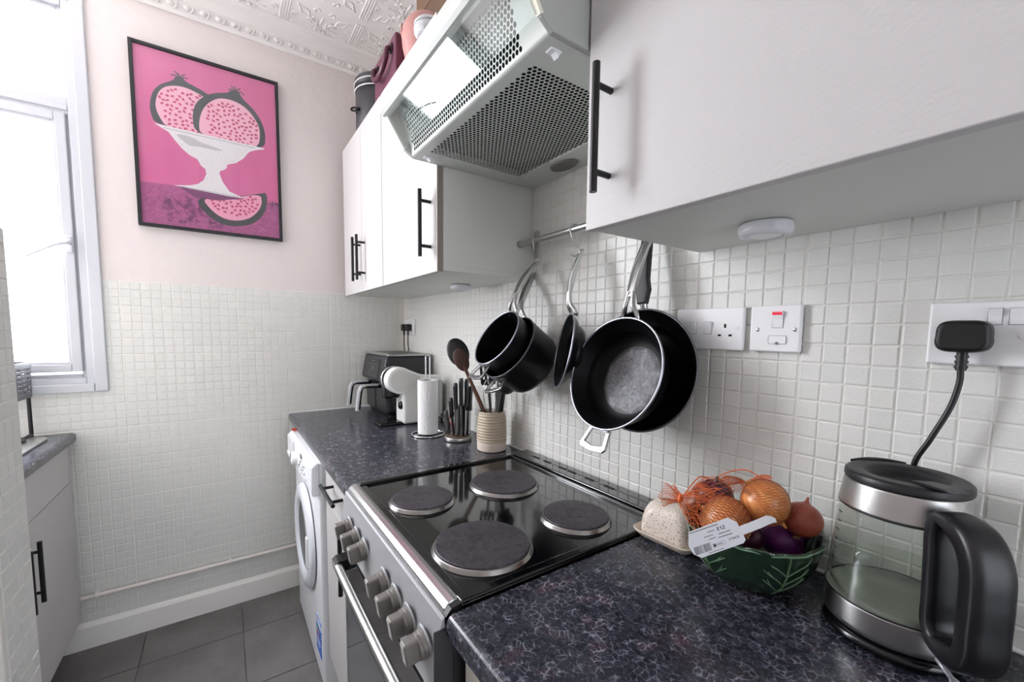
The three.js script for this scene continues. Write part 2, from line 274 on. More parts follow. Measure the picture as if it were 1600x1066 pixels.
{ // pipe above the skirting
  const t = thing('pipe', 'thin white painted pipe running along the tiled wall just above the skirting board', 'pipe', [-0.98, 0.218, D + 0.02]);
  part(t, 'pipe_run', rod(V(-1.385, 0.218, D + 0.016), V(-0.02, 0.222, D + 0.016), 0.0085), mat({ color: 0xe6dfd8, roughness: 0.4 }));
  for (const x of [-1.325, -0.868, -0.35]) part(t, 'pipe_clip', [new THREE.TorusGeometry(0.0105, 0.003, 8, 16).rotateY(Math.PI / 2).translate(x, 0.2195, D + 0.016), box(x - 0.006, x + 0.006, 0.211, 0.228, D - 0.003, D + 0.008, 0.001)], M.white);
}
{ // window: outer trim, frame, transom, casement, fixed top light
  const w = struct('window_1', [ // architrave
    box(-1.286, -1.247, 1.058, 2.66, D - 0.05, D + 0.012, 0.004), box(-1.94, -1.2865, 1.058, 1.092, D - 0.05, D + 0.014, 0.004), box(-1.94, -1.905, 1.092, 2.66, D - 0.05, D + 0.012, 0.004), box(-1.905, -1.2865, 2.53, 2.66, D - 0.05, D + 0.012, 0.004)], M.upvc);
  const fr = (name, x0, x1, y0, y1, t, z0, z1, p = w) => add(p, name, [box(x0, x0 + t, y0, y1, z0, z1, 0.004), box(x1 - t, x1, y0, y1, z0, z1, 0.004), box(x0 + t, x1 - t, y0, y0 + t, z0, z1, 0.004), box(x0 + t, x1 - t, y1 - t, y1, z0, z1, 0.004)], M.upvc);
  fr('frame', -1.91, -1.284, 1.09, 2.53, 0.026, D - 0.07, D + 0.002);
  fr('frame_bead', -1.886, -1.309, 1.114, 2.506, 0.014, D - 0.075, D - 0.012);
  add(w, 'transom', [box(-1.886, -1.309, 2.115, 2.178, D - 0.075, D - 0.004, 0.006), box(-1.886, -1.309, 2.13, 2.15, D - 0.07, D + 0.004, 0.004)], M.upvc);
  const cas = fr('casement', -1.874, -1.318, 1.14, 2.118, 0.03, D - 0.075, D + 0.006);
  fr('glazing_bead', -1.846, -1.346, 1.168, 2.09, 0.012, D - 0.07, D - 0.002, cas);
  add(cas, 'pane', box(-1.836, -1.356, 1.178, 2.08, D - 0.042, D - 0.041), M.pane);
  add(w, 'pane', box(-1.875, -1.32, 2.175, 2.5, D - 0.042, D - 0.041), M.pane);
  add(cas, 'handle', [box(-1.341, -1.319, 1.598, 1.664, D + 0.004, D + 0.016, 0.006), rod(V(-1.33, 1.634, D + 0.01), V(-1.33, 1.634, D + 0.034), 0.008), tube([V(-1.33, 1.634, D + 0.033), V(-1.36, 1.622, D + 0.038), V(-1.40, 1.598, D + 0.036), V(-1.437, 1.572, D + 0.034)], 0.0062, 20, 8)], M.upvc);
}
// ---------------------------------------------------------------- fitted furniture
function barHandle(x, y0, y1, z, face, vertical = true) { // black bar handle in front of a door whose face is at x = face
  const g = [], L = y1 - y0, q = 0.031;
  if (vertical) { g.push(rod(V(x, y0, z), V(x, y1, z), 0.006, 14)); for (const y of [y0 + q, y1 - q]) g.push(rod(V(x, y, z), V(face, y, z), 0.0048, 10)); }
  else { g.push(rod(V(x, z, y0), V(x, z, y1), 0.006, 14)); for (const c of [y0 + q, y1 - q]) g.push(rod(V(x, z, c), V(face, z, c), 0.0048, 10)); }
  return g;
}
const CB = 1.49, CT = 2.191, FX = -0.34;
function wallCabinet(label, z0, z1, doors) {
  const t = thing('wall_cabinet', label, 'cabinet', [-0.16, CB, (z0 + z1) / 2]);
  const x0 = FX + 0.019, s = 0.016;
  part(t, 'carcass', [box(x0, -0.001, CB, CB + s, z0, z1, 0.001), box(x0, -0.001, CT - s, CT, z0, z1, 0.001), box(x0, -0.001, CB + s, CT - s, z0, z0 + s, 0.001), box(x0, -0.001, CB + s, CT - s, z1 - s, z1, 0.001), box(-0.01, -0.001, CB + s, CT - s, z0 + s, z1 - s)].map(g => boxUV(g)), M.carcass);
  for (const [a, b, hz] of doors) {
    const d = part(t, 'door', boxUV(box(FX, FX + 0.018, CB - 0.004, CT - 0.002, a + 0.002, b - 0.002, 0.002)), M.door);
    part(d, 'handle', barHandle(FX - 0.034, 1.531, 1.721, hz, FX), M.blackMetal);
  }
  return t;
}
const ZA = -1.113, ZH = -0.523;
{
  const a = wallCabinet('white double-door wall cabinet with two black bar handles side by side, nearest the far wall', -2.205, -1.607, [[-2.205, -1.888, -1.915], [-1.888, -1.607, -1.848]]);
  const b = wallCabinet('white single-door wall cabinet with one black bar handle, left of the cooker hood', -1.605, ZA, [[-1.605, ZA, -1.158]]);
  part(b, 'edge_strip', box(FX + 0.0005, FX + 0.0185, CB - 0.003, CT - 0.003, ZA - 0.0012, ZA + 0.0004), M.edge);
  wallCabinet('large white wall cabinet with a black bar handle, right of the cooker hood', ZH, 0.12, [[ZH, 0.12, -0.472]]);
}
function puck(label, x, z) {
  const t = thing('puck_light', label, 'light', [x, CB - 0.022, z], 'round battery lights under the wall cabinets');
  part(t, 'housing', lathe([[0, 0.0215], [0.034, 0.0215], [0.0375, 0.018], [0.0385, 0.010], [0.036, 0.003], [0.031, 0.0], [0.0255, 0.0], [0.0245, 0.002]], 48).translate(x, CB - 0.022, z), mat({ color: 0xd9dade, roughness: 0.35 }));
  part(t, 'lens', lathe([[0, 0.0005], [0.012, -0.0008], [0.0235, 0.0012], [0.0245, 0.003], [0, 0.003]].reverse(), 40).translate(x, CB - 0.022, z), mat({ color: 0xf3f3f1, roughness: 0.2 }));
}
puck('round white puck light under the large right wall cabinet', -0.14, -0.325);
puck('small round white puck light under the far wall cabinets', -0.112, -1.4);

// worktops
const WT = 0.9;
function worktop(label, xw, xf, z0, z1) { // from the wall xw to the front edge xf
  const s = Math.sign(xf - xw), p = [[xw, WT - 0.038], [xw, WT]]; const r = 0.014;
  for (let i = 0; i <= 6; i++) { const a = i / 6 * Math.PI / 2; p.push([xf - s * (r - r * Math.sin(a)), WT - r + r * Math.cos(a)]); }
  p.push([xf, WT - 0.030]); p.push([xf - s * 0.006, WT - 0.038]);
  if (s < 0) p.reverse();
  const t = thing('worktop', label, 'worktop', [(xw + xf) / 2, WT - 0.038, (z0 + z1) / 2]);
  part(t, 'slab', boxUV(prismZ(p, z0, z1, 0.0025)), M.granite); return t;
}
{
  const a = worktop('dark speckled granite-effect worktop carrying the air fryer and kitchen roll, beyond the cooker', -0.002, -0.601, D + 0.004, -1.116);
  part(a, 'seal', tube([[-0.6, WT + 0.001, D + 0.006], [-0.3, WT + 0.002, D + 0.006], [-0.006, WT + 0.002, D + 0.006], [-0.005, WT + 0.002, D + 0.03], [-0.005, WT + 0.002, -1.2], [-0.005, WT + 0.002, -1.12]], 0.004, 60, 6), M.white, { label: 'white sealant line along the wall' });
  const b = worktop('dark veined granite-effect worktop carrying the kettle and onion bowl, in front right of the cooker', -0.002, -0.601, ZH + 0.001, 0.5);
  part(b, 'seal', tube([[-0.005, WT + 0.002, ZH + 0.004], [-0.005, WT + 0.002, 0.1], [-0.005, WT + 0.002, 0.49]], 0.004, 10, 6), M.white, { label: 'white sealant line along the wall' });
  worktop('dark granite-effect worktop holding the sink under the window', XL + 0.002, -1.351, D + 0.004, SZ - 0.004);
}
{ // base cabinet between washing machine and cooker
  const t = thing('base_cabinet', 'narrow white base cabinet with black handles between washing machine and cooker', 'cabinet', [-0.3, 0, -1.315]);
  part(t, 'carcass', [box(-0.56, -0.01, 0.14, 0.86, -1.514, -1.498), box(-0.56, -0.01, 0.14, 0.86, -1.134, -1.118), box(-0.56, -0.01, 0.14, 0.156, -1.498, -1.134), box(-0.02, -0.01, 0.156, 0.86, -1.498, -1.134)], M.carcass);
  const dr = part(t, 'drawer', boxUV(box(-0.58, -0.561, 0.735, 0.858, -1.514, -1.12, 0.002)), M.door);
  part(dr, 'handle', barHandle(-0.614, -1.415, -1.225, 0.812, -0.58, false), M.blackMetal);
  const d = part(t, 'door', boxUV(box(-0.58, -0.561, 0.142, 0.731, -1.514, -1.12, 0.002)), M.door);
  part(d, 'handle', barHandle(-0.614, 0.585, 0.775, -1.15, -0.58), M.blackMetal);
  part(t, 'plinth', box(-0.53, -0.51, 0.003, 0.138, -1.514, -1.12), M.white);
}
{ // base cabinet to the right of the cooker, seen only as a strip
  const t = thing('base_cabinet', 'cream base cabinet panel under the worktop in front right of the cooker', 'cabinet', [-0.3, 0, 0]);
  part(t, 'carcass', box(-0.555, -0.01, 0.14, 0.86, -0.512, 0.49, 0.001), M.carcass);
  part(t, 'door', box(-0.575, -0.556, 0.142, 0.858, -0.51, 0.488, 0.002), mat({ color: 0xe2dfd6, roughness: 0.5 }));
  part(t, 'plinth', box(-0.52, -0.5, 0.003, 0.138, -0.512, 0.49), M.white);
}
{ // base cabinet under the sink
  const t = thing('base_cabinet', 'white sink base cabinet with two long black bar handles under the window worktop', 'cabinet', [-1.65, 0, -1.77]);
  part(t, 'carcass', [box(-1.94, -1.39, 0.14, 0.86, -2.27, -2.254), box(-1.94, -1.39, 0.14, 0.86, -1.27, -1.25), box(-1.94, -1.39, 0.14, 0.156, -2.254, -1.27), box(-1.94, -1.93, 0.156, 0.86, -2.254, -1.27)], M.carcass);
  part(t, 'drawer_front', boxUV(box(-1.389, -1.37, 0.711, 0.852, -2.272, -1.25, 0.002)), M.door);
  for (const [a, b, h] of [[-2.272, -1.752, -1.785], [-1.749, -1.25, -1.712]]) { const d = part(t, 'door', boxUV(box(-1.389, -1.37, 0.14, 0.7075, a, b, 0.002)), M.door); part(d, 'handle', barHandle(-1.336, 0.478, 0.668, h, -1.37), M.blackMetal); }
  part(t, 'plinth', box(-1.46, -1.44, 0.003, 0.138, -2.28, -1.25), M.white);
}
{ // sink and cutlery caddy
  const t = thing('sink', 'stainless steel inset sink with a raised rim in the window worktop', 'sink', [-1.65, WT, -1.9]);
  const rimS = (a, b) => rrect(a[0], a[1], b[0], b[1], 0.03);
  const g = new THREE.ExtrudeGeometry(shape(rimS([-1.9, -1.405], [1.5, 2.21]), [rimS([-1.86, -1.45], [1.55, 2.15])]), { depth: 0.003, bevelEnabled: true, bevelSize: 0.004, bevelThickness: 0.003, bevelSegments: 2, curveSegments: 8 }).rotateX(-Math.PI / 2).translate(0, WT + 0.003, 0);
  part(t, 'rim', g, M.brushed);
  part(t, 'bowl', [box(-1.86, -1.45, WT + 0.0005, WT + 0.002, -2.15, -1.55), box(-1.47, -1.452, WT + 0.002, WT + 0.006, -2.13, -1.57, 0.002)], M.steel);
  const c = thing('cutlery_caddy', 'grey slotted plastic cutlery caddy on a black dish rack by the window', 'caddy', [-1.5, WT, -2.19]);
  const y0 = 1.055, y1 = 1.185, gm = mat({ color: 0x57575b, roughness: 0.5 });
  const wall = (n, w) => { const s = [[-w * 0.42, 0], [w * 0.42, 0], [w * 0.5, y1 - y0], [-w * 0.5, y1 - y0]], h = []; for (let r = 0; r < 6; r++) for (let k = 0; k < n; k++) { const cx = (k - (n - 1) / 2) * w * 0.84 / n, cy = 0.018 + r * 0.0165; h.push(rrect(cx - w * 0.3 / n, cx + w * 0.3 / n, cy, cy + 0.0075, 0.003, 2).reverse()); } return new THREE.ExtrudeGeometry(shape(s, h), { depth: 0.0025, bevelEnabled: false, curveSegments: 4 }); };
  part(c, 'basket', [wall(3, 0.15).rotateY(Math.PI / 2).translate(-1.452, y0, -2.19), wall(3, 0.15).rotateY(Math.PI / 2).translate(-1.572, y0, -2.19), wall(3, 0.12).translate(-1.512, y0, -2.118), wall(3, 0.12).translate(-1.512, y0, -2.264), box(-1.565, -1.46, y0 - 0.002, y0 + 0.002, -2.25, -2.13)], gm);
  part(c, 'rack_leg', [rod(V(-1.46, WT + 0.004, -2.125), V(-1.46, 1.06, -2.125), 0.006), rod(V(-1.46, WT + 0.004, -2.255), V(-1.46, 1.06, -2.255), 0.006), rod(V(-1.565, WT + 0.004, -2.125), V(-1.565, 1.06, -2.125), 0.006), rod(V(-1.46, WT + 0.012, -2.255), V(-1.46, WT + 0.012, -2.05), 0.006), box(-1.468, -1.44, WT + 0.002, WT + 0.02, -2.135, -2.11, 0.003)], M.black);
}

// ---------------------------------------------------------------- cooker hood
function perforated(nx, ny, p, r) { // plate of nx by ny holes in staggered rows, in the xy plane from the origin, thickness t
  const pos = [], t = 0.0005, n = 8, rowH = p * 0.866, q = (a, b, c) => pos.push(...a, ...b, ...c);
  for (let j = 0; j < ny; j++) {
    const off = j % 2 ? p / 2 : 0, y0 = j * rowH, y1 = y0 + rowH;
    const ends = off ? [[0, off], [off + nx * p - p, nx * p]] : [];
    for (const [a, b] of ends) { q([a, y0, 0], [b, y0, 0], [b, y1, 0]); q([a, y0, 0], [b, y1, 0], [a, y1, 0]); }
    for (let i = 0; i < nx - (off ? 1 : 0); i++) {
      const x0 = off + i * p, cx = x0 + p / 2, cy = (y0 + y1) / 2, O = [], I = [];
      for (let k = 0; k < n; k++) { const a = (k + 0.5) / n * 2 * Math.PI, c = Math.cos(a), s = Math.sin(a), m = Math.min((p / 2) / Math.abs(c), (rowH / 2) / Math.abs(s)); I.push([cx + r * c, cy + r * s]); O.push([cx + m * c, cy + m * s]); }
      const corner = [[x0 + p, y1], [x0, y1], [x0, y0], [x0 + p, y0]];
      for (let k = 0; k < n; k++) {
        const l = (k + 1) % n; q([...O[k], 0], [...O[l], 0], [...I[l], 0]); q([...O[k], 0], [...I[l], 0], [...I[k], 0]);
        q([...I[k], 0], [...I[l], 0], [...I[l], -t]); q([...I[k], 0], [...I[l], -t], [...I[k], -t]);
        if (k % 2 === 0) q([...O[k], 0], [...corner[k / 2], 0], [...O[l], 0]);
        
      }
    }
  }
  const g = new THREE.BufferGeometry(); g.setAttribute('position', new THREE.Float32BufferAttribute(pos, 3)); g.computeVertexNormals(); return g;
}
{
  const t = thing('cooker_hood', 'white visor cooker hood with perforated grille and glass visor over the hob', 'hood', [-0.25, 1.775, (ZA + ZH) / 2]);
  const z0 = ZA + 0.002, z1 = ZH - 0.003, Y = 1.779;
  const cap = [[-0.002, Y + 0.002], [-0.415, Y], [-0.437, 1.793], [-0.486, 1.868], [-0.498, 1.872], [-0.498, 1.906], [-0.34, 1.925], [-0.002, 1.925]].reverse();
  part(t, 'end_cap', prismZ(cap, z0, z0 + 0.010, 0.002), M.hood); part(t, 'end_cap', prismZ(cap, z1 - 0.010, z1, 0.002), mat({ color: 0xa9aba7, roughness: 0.42 }), { label: 'end cap nearest the right wall cabinet, with shade put into its grey colour' });  // near cap coloured greyer to stand for the shade on it
  // bottom plate round the grille opening
  const p = 0.01045, nx = 28, ny = 48, gx = -0.392, gz0 = -1.043, gx1 = gx + nx * p, gz1 = gz0 + ny * p * 0.866;
  part(t, 'bottom_plate', [box(-0.4122, gx, Y, Y + 0.003, z0 + 0.01, z1 - 0.01), box(gx1, -0.002, Y, Y + 0.003, z0 + 0.01, z1 - 0.01), box(gx, gx1, Y, Y + 0.003, z0 + 0.01, gz0), box(gx, gx1, Y, Y + 0.003, gz1, z1 - 0.01)], M.hood);
  part(t, 'grille', perforated(nx, ny, p, 0.0045).rotateX(Math.PI / 2).scale(1, 1, 1).translate(gx, Y + 0.0012, gz0), M.hood);
  // rounded nose and the sloping perforated front
  const nose = []; for (let i = 0; i <= 8; i++) { const a = i / 8 * 1.25; nose.push([-0.412 - 0.008 * Math.sin(a), Y + 0.008 - 0.008 * Math.cos(a)]); }
  const [ex, ey] = nose[8]; const dir = [-0.34, 0.94], n8 = [ex + dir[0] * 0.002, ey + dir[1] * 0.002];
  part(t, 'nose', prismZ([...nose, n8, [n8[0] + 0.003, n8[1]], [-0.412, Y + 0.004]], z0 + 0.01, z1 - 0.01), M.hood);
  const pf = perforated(46, 11, 0.01045, 0.0045); // columns along z, rows up the slope
  const m4 = new THREE.Matrix4().makeBasis(V(0, 0, 1), V(dir[0], dir[1], 0).normalize(), V(-dir[1], dir[0], 0).normalize()).setPosition(n8[0], n8[1], -1.078);
  part(t, 'front_grille', pf.applyMatrix4(m4), M.hood);
  const up = 11 * 0.01045 * 0.866;
  const strip = (a, b, za, zb) => { const g = box(0, zb - za, a, b, -0.001, 0); return g.applyMatrix4(new THREE.Matrix4().copy(m4).setPosition(n8[0], n8[1], za)); };
  part(t, 'front_frame', [strip(0, up, z0 + 0.01, -1.078), strip(0, up, -1.078 + 46 * 0.01045, z1 - 0.01), strip(up, up + 0.02, z0 + 0.01, z1 - 0.01)], M.hood);
  // front bar, top, filter behind
  part(t, 'front_bar', [prismZ([[-0.478, 1.866], [-0.478, 1.909], [-0.494, 1.914], [-0.500, 1.908], [-0.502, 1.888], [-0.500, 1.872], [-0.494, 1.866]].reverse(), z0 - 0.0005, z1, 0.0015), prismZ([[-0.496, 1.911], [-0.44, 1.916], [-0.44, 1.922], [-0.494, 1.917]].reverse(), z0, z1)], M.hood);
  part(t, 'top_plate', box(-0.44, -0.002, 1.916, 1.922, z0 + 0.01, z1 - 0.01), M.hood);
  part(t, 'filter', [box(-0.395, -0.07, Y + 0.026, Y + 0.03, -1.06, -0.57), strip(0, up, -1.1, -0.54).translate(0.022, 0.006, 0)], M.hoodIn);
  // glass visor in its slim white frame
  const vb = [-0.442, 1.797], vt = [-0.486, 1.866];
  const sheet = (a, b, za, zb, th) => { const dx = vt[0] - vb[0], dy = vt[1] - vb[1], L = Math.hypot(dx, dy), nx_ = dy / L, ny_ = -dx / L; const P = k => [vb[0] + dx * k, vb[1] + dy * k]; const A = P(a), B2 = P(b); return prismZ([[A[0], A[1]], [B2[0], B2[1]], [B2[0] + nx_ * th, B2[1] + ny_ * th], [A[0] + nx_ * th, A[1] + ny_ * th]].reverse(), za, zb); };
  part(t, 'visor', sheet(0, 1, z0 + 0.006, z1 - 0.006, 0.002), mat({ color: 0xf6faf9, roughness: 0.02, transmission: 1, thickness: 0, ior: 1.5 }));
  part(t, 'visor_clip', sheet(-0.04, 1, z0 - 0.0005, z0 + 0.011, 0.007), mat({ color: 0xf1f0ea, roughness: 0.4 })); part(t, 'visor_clip', sheet(-0.04, 1, z1 - 0.011, z1 + 0.0005, 0.007), mat({ color: 0xe6e3cf, roughness: 0.4 }));
  for (const z of [z0 + 0.035, z1 - 0.035]) part(t, 'latch', [box(-0.395, -0.372, Y - 0.003, Y + 0.001, z - 0.008, z + 0.008, 0.001), prismZ([[-0.386, Y - 0.002], [-0.378, Y - 0.010], [-0.374, Y - 0.002]].reverse(), z - 0.006, z + 0.006)], M.plastic);
  part(t, 'lamp_cover', new THREE.CylinderGeometry(0.03, 0.027, 0.006, 32).scale(1, 1, 1.7).translate(-0.055, Y - 0.001, -0.9), mat({ color: 0x6e6a64, roughness: 0.5 }), { label: 'grey oval lamp cover' });
  part(t, 'slider', [box(-0.492, -0.468, 1.9125, 1.9185, -0.85, -0.815, 0.001)], mat({ color: 0x8a9096, roughness: 0.4 }));
}

// ---------------------------------------------------------------- cooker
const HY = 0.908;
{
  const t = thing('cooker', 'silver and black electric cooker with four solid hotplates, between the two worktops', 'cooker', [-0.31, 0, -0.818]);
  const z0 = -1.1135, z1 = -0.5255;
  part(t, 'body', box(-0.585, -0.01, 0.01, 0.88, z0 + 0.004, z1 - 0.004, 0.003), mat({ color: 0x2b2b2d, roughness: 0.5 }));
  // hob: black enamel tray with a raised rim
  const tray = (a, b, c, d, h0, h1, r) => box(a, b, h0, h1, c, d, r);
  part(t, 'hob', [tray(-0.574, -0.01, z0, z1, 0.878, HY - 0.004, 0.003), tray(-0.574, -0.556, z0, z1, HY - 0.007, HY - 0.001, 0.003), tray(-0.5735, -0.008, z0, z0 + 0.022, HY - 0.006, HY + 0.004, 0.004), tray(-0.5735, -0.008, z1 - 0.02, z1, HY - 0.006, HY + 0.001, 0.004), tray(-0.075, -0.006, z0 + 0.002, z1 - 0.002, HY - 0.006, HY + 0.006, 0.004), tray(-0.091, -0.084, z0 + 0.02, z1 - 0.02, HY - 0.005, HY + 0.002, 0.002)], M.enamel);
  const vm = mat({ color: 0x050505, roughness: 0.7 });
  for (const z of [-1.02, -0.965, -0.895, -0.855, -0.785, -0.715]) part(t, 'vent', box(-0.044, -0.036, HY + 0.0055, HY + 0.0075, z - 0.016, z + 0.016, 0.001), vm);
  for (const [x, z, r] of [[-0.462, -0.650, 0.090], [-0.472, -0.915, 0.0725], [-0.246, -0.898, 0.0725 * 1.2], [-0.226, -0.645, 0.0725]]) {
    const h = part(t, 'hotplate', lathe([[0, 0.0085], [r * 0.28, 0.0085], [r * 0.29, 0.0078], [r * 0.31, 0.0078], [r * 0.32, 0.0086], [r * 0.97, 0.0086], [r, 0.007], [r, -0.004]].reverse(), 72).translate(x, HY, z), M.plate);
    const p = h.geometry.attributes.position, uv = h.geometry.attributes.uv; for (let i = 0; i < p.count; i++) uv.setXY(i, 0.5 + (p.getX(i) + t.position.x - x) / r / 2, 0.5 + (p.getZ(i) + t.position.z - z) / r / 2);
    part(h, 'trim_ring', lathe([[r + 0.0004, 0.0045], [r + 0.0014, 0.0055], [r + 0.0022, 0.0038], [r + 0.0030, 0.0036], [r + 0.0040, 0.0008], [r + 0.0066, -0.002], [r + 0.007, -0.004], [r, -0.004]].reverse(), 72).translate(x, HY, z), M.ringSteel);
  }
  // steel front edge and sloping control panel
  part(t, 'front_trim', prismZ([[-0.5735, 0.882], [-0.5735, HY - 0.0005], [-0.580, HY], [-0.589, HY - 0.003], [-0.596, HY - 0.009], [-0.599, 0.892], [-0.5985, 0.882]].reverse(), z0 + 0.001, z1 - 0.012, 0.0015), M.steel);
  part(t, 'corner_block', prismZ([[-0.5735, 0.878], [-0.5735, HY - 0.001], [-0.590, HY - 0.004], [-0.599, HY - 0.014], [-0.599, 0.878]].reverse(), z1 - 0.011, z1), M.black);
  const P0 = [-0.602, 0.893], P1 = [-0.623, 0.782];
  part(t, 'control_panel', prismZ([[-0.588, 0.782], [-0.588, 0.8805], [-0.5995, 0.8815], [-0.5998, 0.8935], [P0[0] - 0.001, 0.893], [P0[0] - 0.0028, 0.890], [P1[0], P1[1] + 0.004], [P1[0] + 0.003, P1[1]]].reverse(), z0 + 0.001, z1 - 0.001, 0.0015), M.silver);
  const nrm = V(-0.988, -0.153, 0), upv = V(-0.153, 0.988, 0).multiplyScalar(-1).negate();
  const mk = mat({ color: 0x3a3a40, roughness: 0.6 });
  const zs = [-1.02, -0.957, -0.893, -0.756, -0.693, -0.629, -0.566];
  zs.forEach((z, i) => {
    const k = V(-0.6125, 0.836, z), g = [], q = new THREE.Quaternion().setFromUnitVectors(V(0, 1, 0), nrm), put = (ge) => ge.applyQuaternion(q).translate(k.x, k.y, k.z);
    const kn = part(t, 'knob', [put(lathe([[0, 0.0165], [0.0195, 0.0165], [0.0202, 0.0155], [0.0203, 0.0115], [0.0198, 0.011], [0.0198, 0.010], [0.0212, 0.0095], [0.0215, 0.001], [0.0215, 0]].reverse(), 40)), put(box(-0.0185, 0.0185, 0.012, 0.0375, -0.0098, 0.0098, 0.0035, 3))], M.knob);
    part(kn, 'grip_face', put(box(-0.016, 0.016, 0.037, 0.038, -0.0072, 0.0072, 0.0004, 1)), mat({ color: 0xb4b0ac, roughness: 0.35, metalness: 0.3 }));
    part(kn, 'collar', put(lathe([[0.0215, 0.0], [0.027, 0.0005], [0.0258, 0.0035], [0.0213, 0.004]].reverse(), 40)), M.silver);
    // printed symbol above the knob: a square with one filled dot
    if (i > 1) { const s = [], c = V(-0.6060, 0.869, z); const pl = (a, b, e, f) => { const bb = box(-0.0006, 0.0002, a, b, e, f).rotateZ(-0.153).translate(c.x, c.y, c.z); s.push(bb); }; pl(-0.004, -0.0034, -0.004, 0.004); pl(0.0034, 0.004, -0.004, 0.004); pl(-0.004, 0.004, -0.004, -0.0034); pl(-0.004, 0.004, 0.0034, 0.004); pl(i % 2 ? 0.0004 : -0.003, i % 2 ? 0.003 : -0.0004, i > 4 ? 0.0004 : -0.003, i > 4 ? 0.003 : -0.0004); part(t, 'printed_symbol', s, mk); }
  });
  part(t, 'side_panel', box(-0.6185, -0.588, 0.02, 0.878, z1 - 0.0006, z1 + 0.0012), mat({ color: 0x353437, roughness: 0.5 }));
  // oven door with inset dark glass, tube handle on black brackets
  const d = part(t, 'oven_door', box(-0.612, -0.588, 0.16, 0.779, z0 + 0.002, z1 - 0.002, 0.004), M.silver);
  part(d, 'door_glass', box(-0.6155, -0.611, 0.2, 0.777, z0 + 0.028, z1 - 0.006, 0.002), M.ovenGlass);
  part(d, 'inner_window', box(-0.6163, -0.6153, 0.27, 0.665, z0 + 0.06, z1 - 0.06, 0.0004, 1), mat({ color: 0x4c4e55, roughness: 0.08, clearcoat: 1, clearcoatRoughness: 0.03 }));
  part(d, 'handle', tube([[-0.638, 0.728, z0 + 0.035], [-0.640, 0.728, z0 + 0.06], [-0.641, 0.728, (z0 + z1) / 2], [-0.640, 0.728, z1 - 0.06], [-0.638, 0.728, z1 - 0.035]], 0.0105, 40, 16), M.brushed);
  for (const z of [z0 + 0.052, z1 - 0.052]) part(d, 'handle_bracket', prismZ([[-0.613, 0.712], [-0.613, 0.745], [-0.640, 0.743], [-0.648, 0.737], [-0.648, 0.724], [-0.640, 0.716]].reverse(), z - 0.02, z + 0.02, 0.003), M.glossBlack);
  part(t, 'drawer', box(-0.612, -0.588, 0.03, 0.152, z0 + 0.002, z1 - 0.002, 0.004), M.silver);
  for (const z of [z0 + 0.05, z1 - 0.05]) for (const x of [-0.55, -0.06]) part(t, 'foot', cyl(0.018, 0.018, 0.012, x, 0, z), M.black);
}

